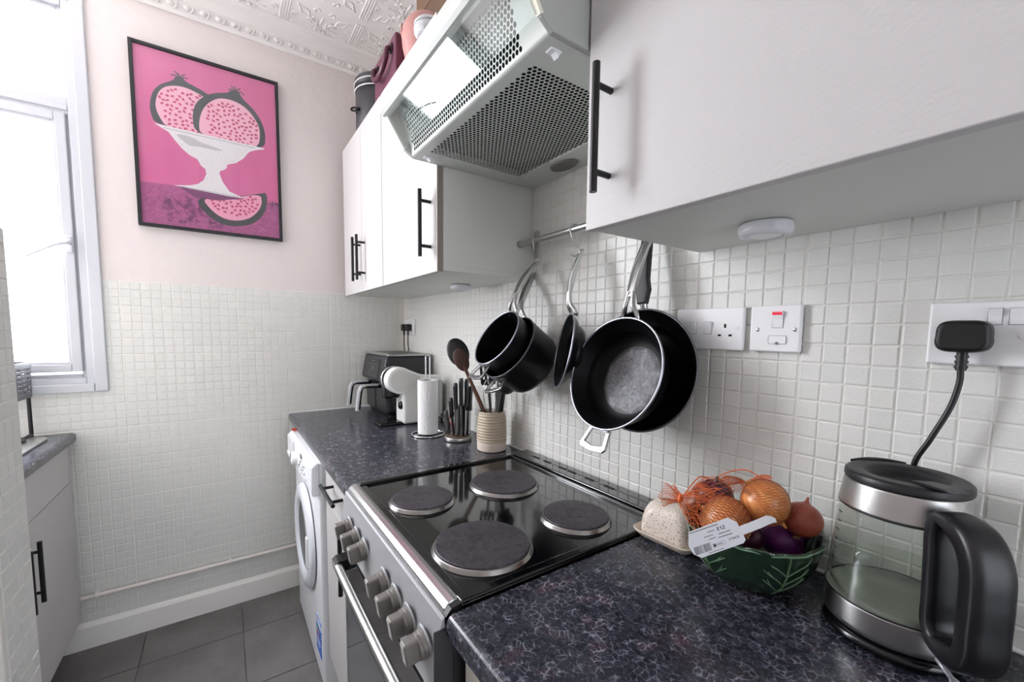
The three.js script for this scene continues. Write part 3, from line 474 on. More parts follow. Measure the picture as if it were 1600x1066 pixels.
// ---------------------------------------------------------------- washing machine
{
  const t = thing('washing_machine', 'white front-loading washing machine with round door under the far worktop', 'washing machine', [-0.3, 0, -1.83]);
  const z0 = -2.125, z1 = -1.528, X = -0.602, zc = (z0 + z1) / 2, yc = 0.475;
  part(t, 'body', box(X + 0.004, -0.04, 0.012, 0.852, z0, z1, 0.008), M.appliance);
  part(t, 'control_panel', prismZ([[X + 0.005, 0.735], [X + 0.005, 0.851], [X - 0.006, 0.850], [X - 0.020, 0.838], [X - 0.022, 0.748], [X - 0.016, 0.735]].reverse(), z0, z1, 0.003), M.appliance);
  part(t, 'detergent_drawer', [box(X - 0.027, X - 0.02, 0.748, 0.838, z0 + 0.012, z0 + 0.18, 0.004), box(X - 0.033, X - 0.026, 0.752, 0.768, z0 + 0.03, z0 + 0.16, 0.003)], M.plastic);
  const dial = part(t, 'dial', lathe([[0, 0.022], [0.021, 0.021], [0.026, 0.016], [0.030, 0.003], [0.033, 0]].reverse(), 40).rotateZ(Math.PI / 2).translate(X - 0.021, 0.785, zc - 0.05), M.plastic);
  part(dial, 'pointer', box(X - 0.045, X - 0.042, 0.784, 0.808, zc - 0.052, zc - 0.048), mat({ color: 0x5a6a86, roughness: 0.5 }));
  for (let i = 0; i < 5; i++) part(t, 'button', cyl(0.008, 0.0075, 0.006, 0, 0, 0, 20).rotateZ(Math.PI / 2).translate(X - 0.021, 0.78 + (i % 2) * 0.02, zc + 0.02 + i * 0.034), M.plastic);
  for (let i = 0; i < 7; i++) part(t, 'printed_mark', (box(X - 0.0225, X - 0.0215, 0.76 + (i % 3) * 0.02, 0.763 + (i % 3) * 0.02, zc - 0.005 + i * 0.03, zc + 0.01 + i * 0.03)), mat({ color: 0x53617d, roughness: 0.6 }));
  part(t, 'display', box(X - 0.0228, X - 0.0215, 0.815, 0.832, zc + 0.05, zc + 0.09, 0.0003, 1), mat({ color: 0x2a2c33, roughness: 0.2 }));
  const door = part(t, 'door', lathe([[0.135, 0.006], [0.142, 0.015], [0.158, 0.021], [0.178, 0.021], [0.196, 0.017], [0.207, 0.009], [0.21, 0.0]].reverse(), 72).rotateZ(Math.PI / 2).translate(X, yc, zc), mat({ color: 0xe9edf3, roughness: 0.25 }));
  part(door, 'door_glass', lathe([[0, 0.004], [0.06, 0.005], [0.11, 0.007], [0.137, 0.009]].reverse(), 56).rotateZ(Math.PI / 2).translate(X, yc, zc), mat({ color: 0x121317, roughness: 0.25 }));
  part(door, 'door_handle', box(X - 0.026, X - 0.016, yc - 0.06, yc + 0.06, zc + 0.15, zc + 0.178, 0.006), M.plastic);
  part(t, 'energy_sticker', [box(X + 0.002, X + 0.0042, 0.10, 0.235, z1 - 0.125, z1 - 0.035)], canvasMat(128, 200, (c, w, h) => { c.fillStyle = '#2f6fd0'; c.fillRect(0, 0, w, h); c.fillStyle = '#eef3fb'; c.fillRect(8, 8, w - 16, 34); c.fillRect(14, 120, w - 28, 8); c.fillRect(14, 136, w - 40, 8); c.fillRect(14, 152, w - 50, 8); c.fillStyle = '#2fa048'; c.fillRect(14, 56, 40, 12); c.fillStyle = '#f0d020'; c.fillRect(14, 74, 60, 12); c.fillStyle = '#d03030'; c.fillRect(14, 92, 80, 12); }));
  part(t, 'plinth', box(X + 0.01, X + 0.03, 0.012, 0.085, z0 + 0.01, z1 - 0.01, 0.003), M.plastic);
  for (const z of [z0 + 0.06, z1 - 0.06]) for (const x of [-0.54, -0.1]) part(t, 'foot', cyl(0.02, 0.02, 0.014, x, 0, z), M.black);
  single('clothes_peg', 'small red clip lying on top of the washing machine under the worktop edge', 'peg', [box(-0.612, -0.57, 0.8525, 0.861, -2.108, -2.097, 0.002), box(-0.608, -0.57, 0.853, 0.859, -2.093, -2.083, 0.002)], mat({ color: 0xc4402e, roughness: 0.5 }));
}
function canvasMat(w, h, draw, o = {}) { return mat({ map: canvasTex(w, h, draw), roughness: 0.55, ...o }); }
// ---------------------------------------------------------------- hanging rail, hooks and pans
const RX = -0.05, RY = 1.597;
{
  const t = thing('hanging_rail', 'stainless steel pan rail on the tiled wall under the cooker hood', 'rail', [RX, RY, -0.82]);
  part(t, 'bar', rod(V(RX, RY, -1.109), V(RX, RY, -0.53), 0.0085, 20), M.brushed);
  for (const z of [-1.085, -0.545]) { part(t, 'bracket', [rod(V(-0.004, RY, z), V(RX, RY, z), 0.006), box(-0.0048, -0.0006, RY - 0.045, RY + 0.045, z - 0.011, z + 0.011, 0.0015)], M.brushed); }
  part(t, 'end_cap', rod(V(RX, RY, -1.1115), V(RX, RY, -1.103), 0.0115, 20), M.brushed); part(t, 'end_cap', rod(V(RX, RY, -0.536), V(RX, RY, -0.529), 0.0115, 20), M.brushed);
}
function sHook(label, z, turn, drop = 0.062) { // loop over the bar, straight shank, open loop below
  const t = thing('s_hook', label, 'hook', [RX, RY, z]);
  const r = 0.0125, p = [];
  for (let i = 0; i <= 10; i++) { const a = (-30 + i * 24) * Math.PI / 180; p.push(V(r * Math.cos(a), r * Math.sin(a), 0)); }
  p.push(V(-0.004, -0.03, 0), V(0.012, -0.048, 0));
  for (let i = 0; i <= 8; i++) { const a = (40 - i * 25) * Math.PI / 180; p.push(V(0.002 + 0.0125 * Math.cos(a), -drop + 0.0125 * Math.sin(a), 0)); }
  const o = add(t, 'wire', tube(p, 0.0019, 70, 8), M.steel); t.rotation.y = turn; return t;
}
function makePan(name, label, o) { // own axes: x towards the long handle, y out of the opening; the origin is the middle of the rim
  const t = thing(name, label, o.category || 'pan', [0, 0, 0], o.group);
  const { r, rb, d, flare = 0.02 } = o, w = 0.003, out = [], inn = [];
  const wall = (R, Rb, dep) => { const q = []; for (let i = 0; i <= 10; i++) { const a = i / 10; q.push([Rb + (R - Rb) * (o.curve ? Math.pow(a, 0.6) : a), -dep + flare + (dep - flare) * a]); } const c = []; for (let i = 0; i <= 6; i++) { const a = i / 6 * Math.PI / 2; c.push([Rb - flare + flare * Math.sin(a), -dep + flare - flare * Math.cos(a)]); } return [[0, -dep], ...c, ...q]; };
  add(t, 'body', [lathe(wall(r, rb, d), 72)], M.panOut);
  add(t, 'lining', lathe(wall(r - w, rb - w, d - w).map(p => [p[0], p[1]]).reverse(), 72), M.nonstick);
  const fl = add(t, 'cooking_surface', new THREE.CircleGeometry(rb - flare - 0.001, 64).rotateX(-Math.PI / 2).rotateY(o.spin || 0).translate(0, -d + w + 0.0006, 0), o.worn ? M.worn : M.nonstick);
  add(t, 'rim', new THREE.TorusGeometry(r - 0.0012, 0.0024, 10, 96).rotateX(Math.PI / 2), o.rimMat || M.rim);
  const H = o.handle, hr = r;
  if (H === 'steel') { // forked root, flat tapering bar with a hole at its end
    const L = o.len, x0 = r + 0.045, x1 = r + L, sh = [], N = 18, wd = x => 0.0100 + 0.0030 * ((x - x0) / (x1 - x0)), bow = x => (o.bow || 0.012) * Math.sin(Math.max(0, Math.min(1, (x - r) / L)) * Math.PI) * 1.0;
    for (let i = 0; i <= N; i++) { const x = x0 + (x1 - 0.011 - x0) * i / N; sh.push([x, -wd(x)]); }
    for (let i = 1; i < 10; i++) { const a = -Math.PI / 2 + i / 10 * Math.PI; sh.push([x1 - 0.011 + wd(x1) * Math.cos(a), wd(x1) * Math.sin(a)]); }
    for (let i = N; i >= 0; i--) { const x = x0 + (x1 - 0.011 - x0) * i / N; sh.push([x, wd(x)]); }
    const hole = []; for (let i = 0; i < 16; i++) { const a = -i / 16 * 2 * Math.PI; hole.push([x1 - 0.014 + 0.008 * Math.cos(a), 0.005 * Math.sin(a)]); }
    const g = new THREE.ExtrudeGeometry(shape(sh, [hole]), { depth: 0.004, bevelEnabled: true, bevelSize: 0.0022, bevelThickness: 0.002, bevelSegments: 3, bevelOffset: -0.002 }).translate(0, 0, -0.002).rotateX(-Math.PI / 2);
    const p = g.attributes.position; for (let i = 0; i < p.count; i++) p.setY(i, p.getY(i) + bow(p.getX(i))); g.computeVertexNormals();
    const fork = [-1, 1].map(s => { const f = tube([[r - 0.002, -0.012, s * 0.021], [r + 0.008, -0.006, s * 0.019], [r + 0.026, bow(r + 0.026), s * 0.011], [x0 + 0.012, bow(x0 + 0.012), s * 0.0055]], 0.0056, 24, 10); return f; });
    add(t, 'handle', [g, ...fork], M.steel);
  } else { // black moulded handle with a steel collar
    const L = o.len;
    const sh = [[r + 0.012, -0.011], [r + 0.045, -0.017], [r + 0.07, -0.012], [r + L - 0.02, -0.012], [r + L - 0.006, -0.009], [r + L, 0], [r + L - 0.006, 0.009], [r + L - 0.02, 0.012], [r + 0.07, 0.012], [r + 0.045, 0.017], [r + 0.012, 0.011]];
    const hole = []; for (let i = 0; i < 16; i++) { const a = -i / 16 * 2 * Math.PI; hole.push([r + L - 0.017 + 0.008 * Math.cos(a), 0.005 * Math.sin(a)]); }
    const g = new THREE.ExtrudeGeometry(shape(sh, [hole]), { depth: 0.009, bevelEnabled: true, bevelSize: 0.003, bevelThickness: 0.004, bevelSegments: 3, bevelOffset: -0.003 }).translate(0, 0, -0.006).rotateX(-Math.PI / 2);
    add(t, 'handle', g, M.black); add(t, 'collar', [rod(V(r - 0.003, -0.012, 0), V(r + 0.02, -0.004, 0), 0.0085, 16)], M.steel);
  }
  for (const s of [-1, 1]) add(t, 'rivet', new THREE.SphereGeometry(0.0042, 12, 8).scale(0.5, 1, 1).translate(r - 0.0045, -0.014, s * 0.019), M.rim);
  if (o.helper) { // squared steel loop opposite the long handle
    const a = 0.031, b = 0.040, e = r + 0.047, f = 0.006;
    const sh = [[-(r - 0.004), -a], [-e + 0.008, -b], [-e, -b + 0.006], [-e - 0.004, 0], [-e, b - 0.006], [-e + 0.008, b], [-(r - 0.004), a]].map(q => [q[0], q[1] * 0.98]);
    const hole = [[-(r + 0.002), -a + 0.009], [-e + 0.014, -b + 0.0115], [-e + 0.009, 0], [-e + 0.014, b - 0.0115], [-(r + 0.002), a - 0.009]].map(q => [q[0], q[1] * 0.98]).reverse();
    const g = new THREE.ExtrudeGeometry(shape(sh, [hole]), { depth: 0.004, bevelEnabled: true, bevelSize: 0.0018, bevelThickness: 0.0018, bevelSegments: 2, bevelOffset: -0.0018 }).translate(0, 0, -0.002).rotateX(-Math.PI / 2);
    const p = g.attributes.position; for (let i = 0; i < p.count; i++) p.setY(i, p.getY(i) - 0.012 + Math.max(0, -p.getX(i) - r) * 0.25); g.computeVertexNormals();
    add(t, 'helper_handle', g, M.steel);
    for (const s of [-1, 1]) add(t, 'rivet', new THREE.SphereGeometry(0.004, 12, 8).scale(0.5, 1, 1).translate(-r + 0.0045, -0.014, s * 0.021), M.rim);
  }
  return t;
}
function hang(t, n, pos, twist = 0) { const Y = n.clone().normalize(), up = V(0, 1, 0).addScaledVector(Y, -Y.y).normalize().applyAxisAngle(Y, twist); orient(t, up, Y, pos); }
{
  const n1 = V(-0.844, 0.536, -0.033), c1 = V(-0.186, 1.298, -1.036);
  const s1 = makePan('saucepan', 'smaller black saucepan with steel handles, nested in front inside the larger one on the rail', { r: 0.093, rb: 0.086, d: 0.095, handle: 'steel', len: 0.185, helper: true, category: 'saucepan', bow: 0.016 }); hang(s1, n1, c1, 0.02);
  const s2 = makePan('saucepan', 'larger black saucepan with steel handles, behind the smaller one on the rail', { r: 0.106, rb: 0.100, d: 0.118, handle: 'steel', len: 0.203, helper: true, category: 'saucepan', bow: 0.016, rimMat: mat({ color: 0x66666c, metalness: 0.7, roughness: 0.4 }) }); hang(s2, n1, c1.clone().add(V(0.038, -0.029, 0.008)), 0.27);
  const f1 = makePan('frying_pan', 'small black frying pan with a steel handle, hanging side-on from the middle hook', { r: 0.1, rb: 0.072, d: 0.042, handle: 'steel', len: 0.178, curve: true, bow: 0.016 }); hang(f1, V(-0.83, 0.19, -0.52), V(-0.116, 1.267, -0.818), 0.15);
  const f2 = makePan('saute_pan', 'large black saute pan with worn grey base and steel handles, frontmost on the rail', { r: 0.13, rb: 0.112, d: 0.068, flare: 0.03, handle: 'steel', len: 0.2, helper: true, worn: true, category: 'pan', bow: 0.014 }); hang(f2, V(-0.952, 0.304, -0.031), V(-0.139, 1.226, -0.629), -0.03);
  const f3 = makePan('frying_pan', 'largest black frying pan with a black handle, behind the worn saute pan', { r: 0.14, rb: 0.108, d: 0.05, handle: 'black', len: 0.2, curve: true, rimMat: mat({ color: 0x6a6a70, metalness: 0.6, roughness: 0.4 }) }); hang(f3, V(-0.988, 0.137, 0.073), V(-0.078, 1.231, -0.609), 0.05);
  sHook('steel hook on the rail carrying the two saucepans', -1.03, 0.25, 0.058);
  sHook('steel hook on the rail carrying the small frying pan', -0.856, -0.7, 0.06);
  sHook('steel hook on the rail carrying the two large pans behind the right wall cabinet', -0.62, 0.2, 0.05);
}

// ---------------------------------------------------------------- sockets, switches and plugs
const plateM = mat({ color: 0xf0f0f1, roughness: 0.3 }), holeM = mat({ color: 0x050505, roughness: 0.9 });
function facePlate(name, label, cat, zc, yc, w, h, group) {
  const t = thing(name, label, cat, [0, yc, zc], group);
  part(t, 'plate', [box(-0.0115, -0.0006, yc - h / 2, yc + h / 2, zc - w / 2, zc + w / 2, 0.0035, 3)], plateM); return t;
}
function pins(t, zc, yc) { part(t, 'socket_hole', box(-0.0119, -0.0105, yc + 0.008, yc + 0.016, zc - 0.002, zc + 0.002), holeM); for (const s of [-1, 1]) part(t, 'socket_hole', box(-0.0119, -0.0105, yc - 0.009, yc - 0.005, zc + s * 0.011 - 0.0032, zc + s * 0.011 + 0.0032), holeM); }
function rocker(t, zc, yc, m = plateM, w = 0.0078, h = 0.0125) { part(t, 'rocker_gap_shade', box(-0.0118, -0.011, yc - h - 0.0008, yc + h + 0.0008, zc - w - 0.0008, zc + w + 0.0008), mat({ color: 0x8c8e94, roughness: 0.6 })); const r = part(t, 'rocker_switch', [prismZ([[-0.011, yc - h], [-0.0124, yc - h], [-0.0138, yc], [-0.0175, yc + h], [-0.011, yc + h]], zc - w, zc + w, 0.0006)], m); return r; }  // grey box round each rocker paints the shade of its gap
{
  const a = facePlate('double_socket', 'white double socket with empty pin holes, partly behind the largest pan', 'socket', -0.486, 1.325, 0.147, 0.086);
  rocker(a, -0.519, 1.327); rocker(a, -0.485, 1.327); pins(a, -0.449, 1.319);
  part(a, 'screw_cover', new THREE.CylinderGeometry(0.0042, 0.0042, 0.0012, 20).rotateZ(Math.PI / 2).translate(-0.0119, 1.3265, -0.4245), mat({ color: 0xe4e5ea, roughness: 0.3 }));
  const f = facePlate('fused_switch', 'white fused switch plate with a red-topped rocker and two screws', 'switch', -0.3575, 1.3255, 0.086, 0.086);
  const rk = rocker(f, -0.352, 1.342, plateM, 0.0088, 0.0148); part(rk, 'red_indicator', box(-0.0172, -0.0135, 1.3505, 1.3572, -0.3604, -0.3436, 0.0005, 1), mat({ color: 0xe0203a, roughness: 0.3, emissive: 0xd81030, emissiveIntensity: 0.55 }));
  part(f, 'fuse_holder', prismZ(rrect(0, 0.0, 0, 0, 0.0001).slice(0, 0).concat([[-0.0112, 1.2975], [-0.0112, 1.3125], [-0.0126, 1.312], [-0.0126, 1.298]]), -0.3665, -0.3365, 0.0006), plateM);
  part(f, 'fuse_outline', (() => { const o = new THREE.ExtrudeGeometry(shape(rrect(-0.0152, 0.0152, -0.0078, 0.0078, 0.003), [rrect(-0.0146, 0.0146, -0.0072, 0.0072, 0.0026).reverse()]), { depth: 0.0012, bevelEnabled: false }); return o.rotateY(-Math.PI / 2).translate(-0.0118, 1.305, -0.3515); })(), mat({ color: 0x9a9ca2, roughness: 0.5 }));
  part(f, 'fuse_screw', new THREE.CylinderGeometry(0.0028, 0.0028, 0.0014, 16).rotateZ(Math.PI / 2).translate(-0.0128, 1.2985, -0.3515), M.knob);
  for (const z of [-0.386, -0.3235]) part(f, 'screw', new THREE.SphereGeometry(0.0038, 16, 10).scale(0.45, 1, 1).translate(-0.0114, 1.3235, z), M.chrome);
  const r = facePlate('double_socket', 'white double socket at the right edge with a large black plug in it', 'socket', -0.0805, 1.3185, 0.147, 0.086);
  rocker(r, -0.0915, 1.341, plateM, 0.006, 0.0105); rocker(r, -0.073, 1.341, plateM, 0.006, 0.0105); pins(r, -0.043, 1.313);
  part(r, 'screw_cover', new THREE.CylinderGeometry(0.0045, 0.0045, 0.0012, 20).rotateZ(Math.PI / 2).translate(-0.0119, 1.316, -0.0655), plateM);
  const s = facePlate('double_socket', 'small far double socket with two black plugs, in the corner above the air fryer', 'socket', -2.195, 1.336, 0.147, 0.086);
}
function plug(label, zc, yc, s, cable, w = 1, group) {
  const t = thing('plug', label, 'plug', [-0.025, yc, zc], group), k = s;
  const bs = Array.from({ length: 48 }, (_, q) => { const a = q / 48 * 2 * Math.PI, c = Math.cos(a), n = Math.sin(a); return [Math.sign(c) * Math.pow(Math.abs(c), 0.5) * 0.0265 * k * w * (n < 0 ? 1 : 0.97), Math.sign(n) * Math.pow(Math.abs(n), 0.6) * 0.0215 * k]; });
  const body = new THREE.ExtrudeGeometry(shape(bs), { depth: 0.018 * k, bevelEnabled: true, bevelSize: 0.006 * k, bevelThickness: 0.008 * k, bevelSegments: 6, bevelOffset: -0.006 * k });
  part(t, 'body', body.rotateY(-Math.PI / 2).translate(-0.02, yc, zc), M.black);
  part(t, 'strain_relief', [rod(V(-0.0285, yc - 0.018 * k, zc), V(-0.0285, yc - 0.046 * k, zc), 0.0056 * k, 14), ...[0.026, 0.033, 0.040].map(q => rod(V(-0.0285, yc - q * k, zc), V(-0.0285, yc - (q + 0.003) * k, zc), 0.0068 * k, 14))], M.black);
  part(t, 'cable', tube([[-0.0285, yc - 0.044 * k, zc], ...cable], 0.0036 * (k > 0.9 ? 1 : 0.8), 60, 10), M.black);
}
plug('large black plug with moulded strain relief in the socket at the right edge', -0.1155, 1.3145, 1, [[-0.0285, 1.25, -0.1155], [-0.029, 1.215, -0.122], [-0.032, 1.17, -0.137], [-0.030, 1.125, -0.152], [-0.018, 1.085, -0.140], [-0.012, 1.05, -0.10], [-0.012, 0.98, -0.07], [-0.016, 0.906, -0.05]]);
plug('small black plug, left of the two in the far corner socket', -2.222, 1.333, 0.88, [[-0.029, 1.25, -2.222], [-0.025, 1.18, -2.224], [-0.015, 1.05, -2.225], [-0.012, 0.92, -2.224]], 0.7);
plug('small black plug, right of the two in the far corner socket', -2.163, 1.333, 0.88, [[-0.029, 1.25, -2.163], [-0.024, 1.18, -2.158], [-0.012, 1.05, -2.15], [-0.011, 0.92, -2.146]], 0.7);

// ---------------------------------------------------------------- framed picture
{
  const X0 = -1.124, X1 = -0.604, Y0 = 1.734, Y1 = 2.456, z = D + 0.002;
  const t = thing('framed_picture', 'black framed pink print of cut pomegranates in a white footed bowl', 'picture', [(X0 + X1) / 2, Y0, z]);
  const b = 0.0125, fz = z + 0.021;
  part(t, 'frame', [box(X0, X0 + b, Y0, Y1, z, fz, 0.001), box(X1 - b, X1, Y0, Y1, z, fz, 0.001), box(X0 + b, X1 - b, Y0, Y0 + b, z, fz, 0.001), box(X0 + b, X1 - b, Y1 - b, Y1, z, fz, 0.001)], mat({ color: 0x131218, roughness: 0.45 }));
  const art = canvasTex(1020, 1416, (c, w, h) => {
    const P = q => [q[0] * w, q[1] * h], poly = (pts, f) => { c.fillStyle = f; c.beginPath(); const n = pts.length; const m = (a, b2) => [(a[0] + b2[0]) / 2, (a[1] + b2[1]) / 2]; let s = P(m(pts[n - 1], pts[0])); c.moveTo(...s); for (let i = 0; i < n; i++) { const e = P(m(pts[i], pts[(i + 1) % n])); c.quadraticCurveTo(...P(pts[i]), ...e); } c.fill(); };
    const line = (pts, lw, s) => { c.strokeStyle = s; c.lineWidth = lw; c.beginPath(); pts.forEach((q, i) => i ? c.lineTo(...P(q)) : c.moveTo(...P(q))); c.stroke(); };
    c.fillStyle = '#d8699d'; c.fillRect(0, 0, w, h);
    for (let i = 0; i < 90; i++) { c.globalAlpha = 0.05 + 0.05 * rnd(); c.fillStyle = rnd() > 0.5 ? '#e88ab6' : '#cf5590'; c.fillRect(rnd() * w, rnd() * h * 0.75, 20 + rnd() * 120, 60 + rnd() * 500); }
    c.globalAlpha = 1; c.fillStyle = '#b0588c'; c.beginPath(); c.moveTo(0, 0.765 * h); c.lineTo(0.24 * w, 0.757 * h); c.lineTo(0.72 * w, 0.80 * h); c.lineTo(w, 0.76 * h); c.lineTo(w, h); c.lineTo(0, h); c.fill();
    for (let i = 0; i < 5200; i++) { const x = rnd(), y = 0.77 + rnd() * 0.23; c.globalAlpha = 0.16 + 0.22 * rnd(); c.fillStyle = rnd() > 0.45 ? '#6f3468' : '#cf7cae'; const s = 2 + rnd() * 9; c.fillRect(x * w, y * h, s * 1.6, s * 0.7); }
    c.globalAlpha = 0.35; for (let i = 0; i < 60; i++) { c.fillStyle = '#5c2a5a'; c.beginPath(); c.ellipse((0.15 + rnd() * 0.4) * w, (0.82 + rnd() * 0.17) * h, 8 + rnd() * 40, 4 + rnd() * 14, rnd() * 3, 0, 7); c.fill(); }
    c.globalAlpha = 1;
    const GR = '#42464b', PK = '#f3a9c3', PK2 = '#f6b9ce', SD = '#c4456e';
    const seeds = (n, test, tilt) => { for (let k = 0, made = 0; made < n && k < 9000; k++) { const x = rnd(), y = rnd(); if (!test(x, y) || seeds.p.some(q => Math.hypot((q[0] - x) * w, (q[1] - y) * h) < 27)) continue; seeds.p.push([x, y]); made++; c.fillStyle = SD; c.beginPath(); c.ellipse(x * w, y * h, 8 + rnd() * 2, 11.5 + rnd() * 2.5, rnd() * 2.4 + tilt, 0, 7); c.fill(); } }; seeds.p = [];
    const crown = (cx, cy, pts) => { c.fillStyle = GR; c.strokeStyle = GR; c.lineCap = 'round'; for (const [x, y, mx, my] of pts) { c.lineWidth = 9; c.beginPath(); c.moveTo(...P([cx, cy])); c.quadraticCurveTo(...P([mx, my]), ...P([x, y])); c.stroke(); } };
    // left fruit
    poly([[0.085, 0.33], [0.105, 0.25], [0.15, 0.198], [0.21, 0.166], [0.25, 0.148], [0.268, 0.118], [0.31, 0.112], [0.335, 0.138], [0.394, 0.148], [0.47, 0.168], [0.53, 0.2], [0.55, 0.42], [0.12, 0.424], [0.096, 0.383]], GR);
    crown(0.292, 0.13, [[0.261, 0.094, 0.29, 0.105], [0.239, 0.121, 0.26, 0.106], [0.329, 0.097, 0.305, 0.104], [0.347, 0.116, 0.32, 0.108], [0.285, 0.1, 0.292, 0.11]]);
    poly([[0.125, 0.298], [0.147, 0.235], [0.196, 0.193], [0.267, 0.173], [0.331, 0.17], [0.392, 0.18], [0.47, 0.2], [0.5, 0.25], [0.5, 0.43], [0.19, 0.43], [0.149, 0.381], [0.127, 0.339]], PK2);
    seeds(92, (x, y) => x > 0.15 && x < 0.46 && y > 0.195 && y < 0.425 && (x - 0.17) * 1.3 > (y - 0.3) * 0.55 - 0.02 && ((x - 0.33) / 0.19) ** 2 + ((y - 0.33) / 0.14) ** 2 < 1.15, 0.4);
    // right fruit
    poly([[0.366, 0.35], [0.38, 0.27], [0.42, 0.218], [0.482, 0.176], [0.56, 0.147], [0.63, 0.135], [0.655, 0.108], [0.71, 0.102], [0.735, 0.14], [0.775, 0.165], [0.83, 0.198], [0.888, 0.26], [0.914, 0.338], [0.9, 0.43], [0.64, 0.45], [0.384, 0.422]], GR);
    crown(0.69, 0.12, [[0.657, 0.086, 0.685, 0.098], [0.639, 0.112, 0.66, 0.096], [0.725, 0.087, 0.7, 0.095], [0.751, 0.12, 0.735, 0.095], [0.685, 0.084, 0.695, 0.1]]);
    poly([[0.41, 0.36], [0.429, 0.295], [0.467, 0.24], [0.522, 0.199], [0.575, 0.176], [0.647, 0.17], [0.72, 0.179], [0.79, 0.21], [0.846, 0.265], [0.872, 0.325], [0.85, 0.44], [0.6, 0.45], [0.414, 0.425]], PK2);
    seeds(122, (x, y) => ((x - 0.645) / 0.205) ** 2 + ((y - 0.325) / 0.125) ** 2 < 1 && y < 0.43, 0.2);
    // lower slice
    poly([[0.36, 0.808], [0.4, 0.878], [0.484, 0.936], [0.578, 0.958], [0.678, 0.954], [0.785, 0.926], [0.865, 0.868], [0.908, 0.787], [0.905, 0.706], [0.86, 0.72], [0.64, 0.77]], GR);
    poly([[0.405, 0.805], [0.455, 0.862], [0.527, 0.907], [0.61, 0.922], [0.696, 0.914], [0.78, 0.883], [0.843, 0.825], [0.866, 0.773], [0.853, 0.722], [0.64, 0.776]], PK);
    seeds(64, (x, y) => ((x - 0.64) / 0.19) ** 2 + ((y - 0.775) / 0.11) ** 2 < 1 && y > 0.815 - (x - 0.4) * 0.17, 0.2);
    c.fillStyle = '#7b3c6c'; c.beginPath(); c.moveTo(...P([0.24, 0.757])); c.lineTo(...P([0.72, 0.772])); c.lineTo(...P([0.52, 0.808])); c.lineTo(...P([0.36, 0.81])); c.fill();
    // white footed bowl
    c.fillStyle = '#f1eef0'; c.beginPath(); const bp = [[0.108, 0.419], [0.9, 0.423], [0.89, 0.433], [0.83, 0.446], [0.775, 0.468], [0.729, 0.517], [0.669, 0.555], [0.602, 0.576], [0.6, 0.595], [0.575, 0.613], [0.547, 0.624], [0.543, 0.64], [0.565, 0.689], [0.612, 0.74], [0.72, 0.768], [0.62, 0.771], [0.215, 0.758], [0.33, 0.742], [0.382, 0.727], [0.424, 0.699], [0.447, 0.655], [0.441, 0.629], [0.412, 0.612], [0.388, 0.578], [0.333, 0.562], [0.284, 0.531], [0.249, 0.5], [0.2, 0.452], [0.15, 0.434]]; bp.forEach((q, i) => i ? c.lineTo(...P(q)) : c.moveTo(...P(q))); c.closePath(); c.fill();
    c.save(); c.clip(); for (let i = 0; i < 420; i++) { c.globalAlpha = 0.05 + 0.12 * rnd(); c.fillStyle = rnd() > 0.3 ? '#8f9296' : '#d69ab0'; const s = 2 + rnd() * 6; c.beginPath(); c.ellipse((0.2 + rnd() * 0.6) * w, (0.43 + rnd() * 0.34) * h, s, s * 0.7, rnd() * 3, 0, 7); c.fill(); }
    c.globalAlpha = 0.5; c.fillStyle = '#a9abae'; poly([[0.24, 0.45], [0.36, 0.452], [0.4, 0.47], [0.5, 0.482], [0.6, 0.495], [0.5, 0.502], [0.4, 0.5], [0.34, 0.51], [0.28, 0.48]], '#a2a5a8'); c.restore(); c.globalAlpha = 1;
    line([[0.17, 0.4335], [0.82, 0.4345]], 2.5, '#55585c'); line([[0.27, 0.757], [0.68, 0.765]], 2.5, '#55585c');
    c.fillStyle = '#4a2a4c'; for (let i = 0; i < 26; i++) { c.globalAlpha = 0.6; c.fillRect((0.915 + rnd() * 0.075) * w, (0.755 + rnd() * 0.03) * h, 4 + rnd() * 7, 5 + rnd() * 16); } c.globalAlpha = 1;
  });
  const g = new THREE.PlaneGeometry(X1 - X0 - 2 * b, Y1 - Y0 - 2 * b).translate((X0 + X1) / 2, (Y0 + Y1) / 2, z + 0.012);
  part(t, 'print', g, mat({ map: art, color: 0xf2f2f2, roughness: 0.8 }));
  part(t, 'backing', box(X0 + 0.004, X1 - 0.004, Y0 + 0.004, Y1 - 0.004, z + 0.001, z + 0.009), M.dark);
  part(t, 'pane', box(X0 + b, X1 - b, Y0 + b, Y1 - b, z + 0.0152, z + 0.0158), M.pane);
}

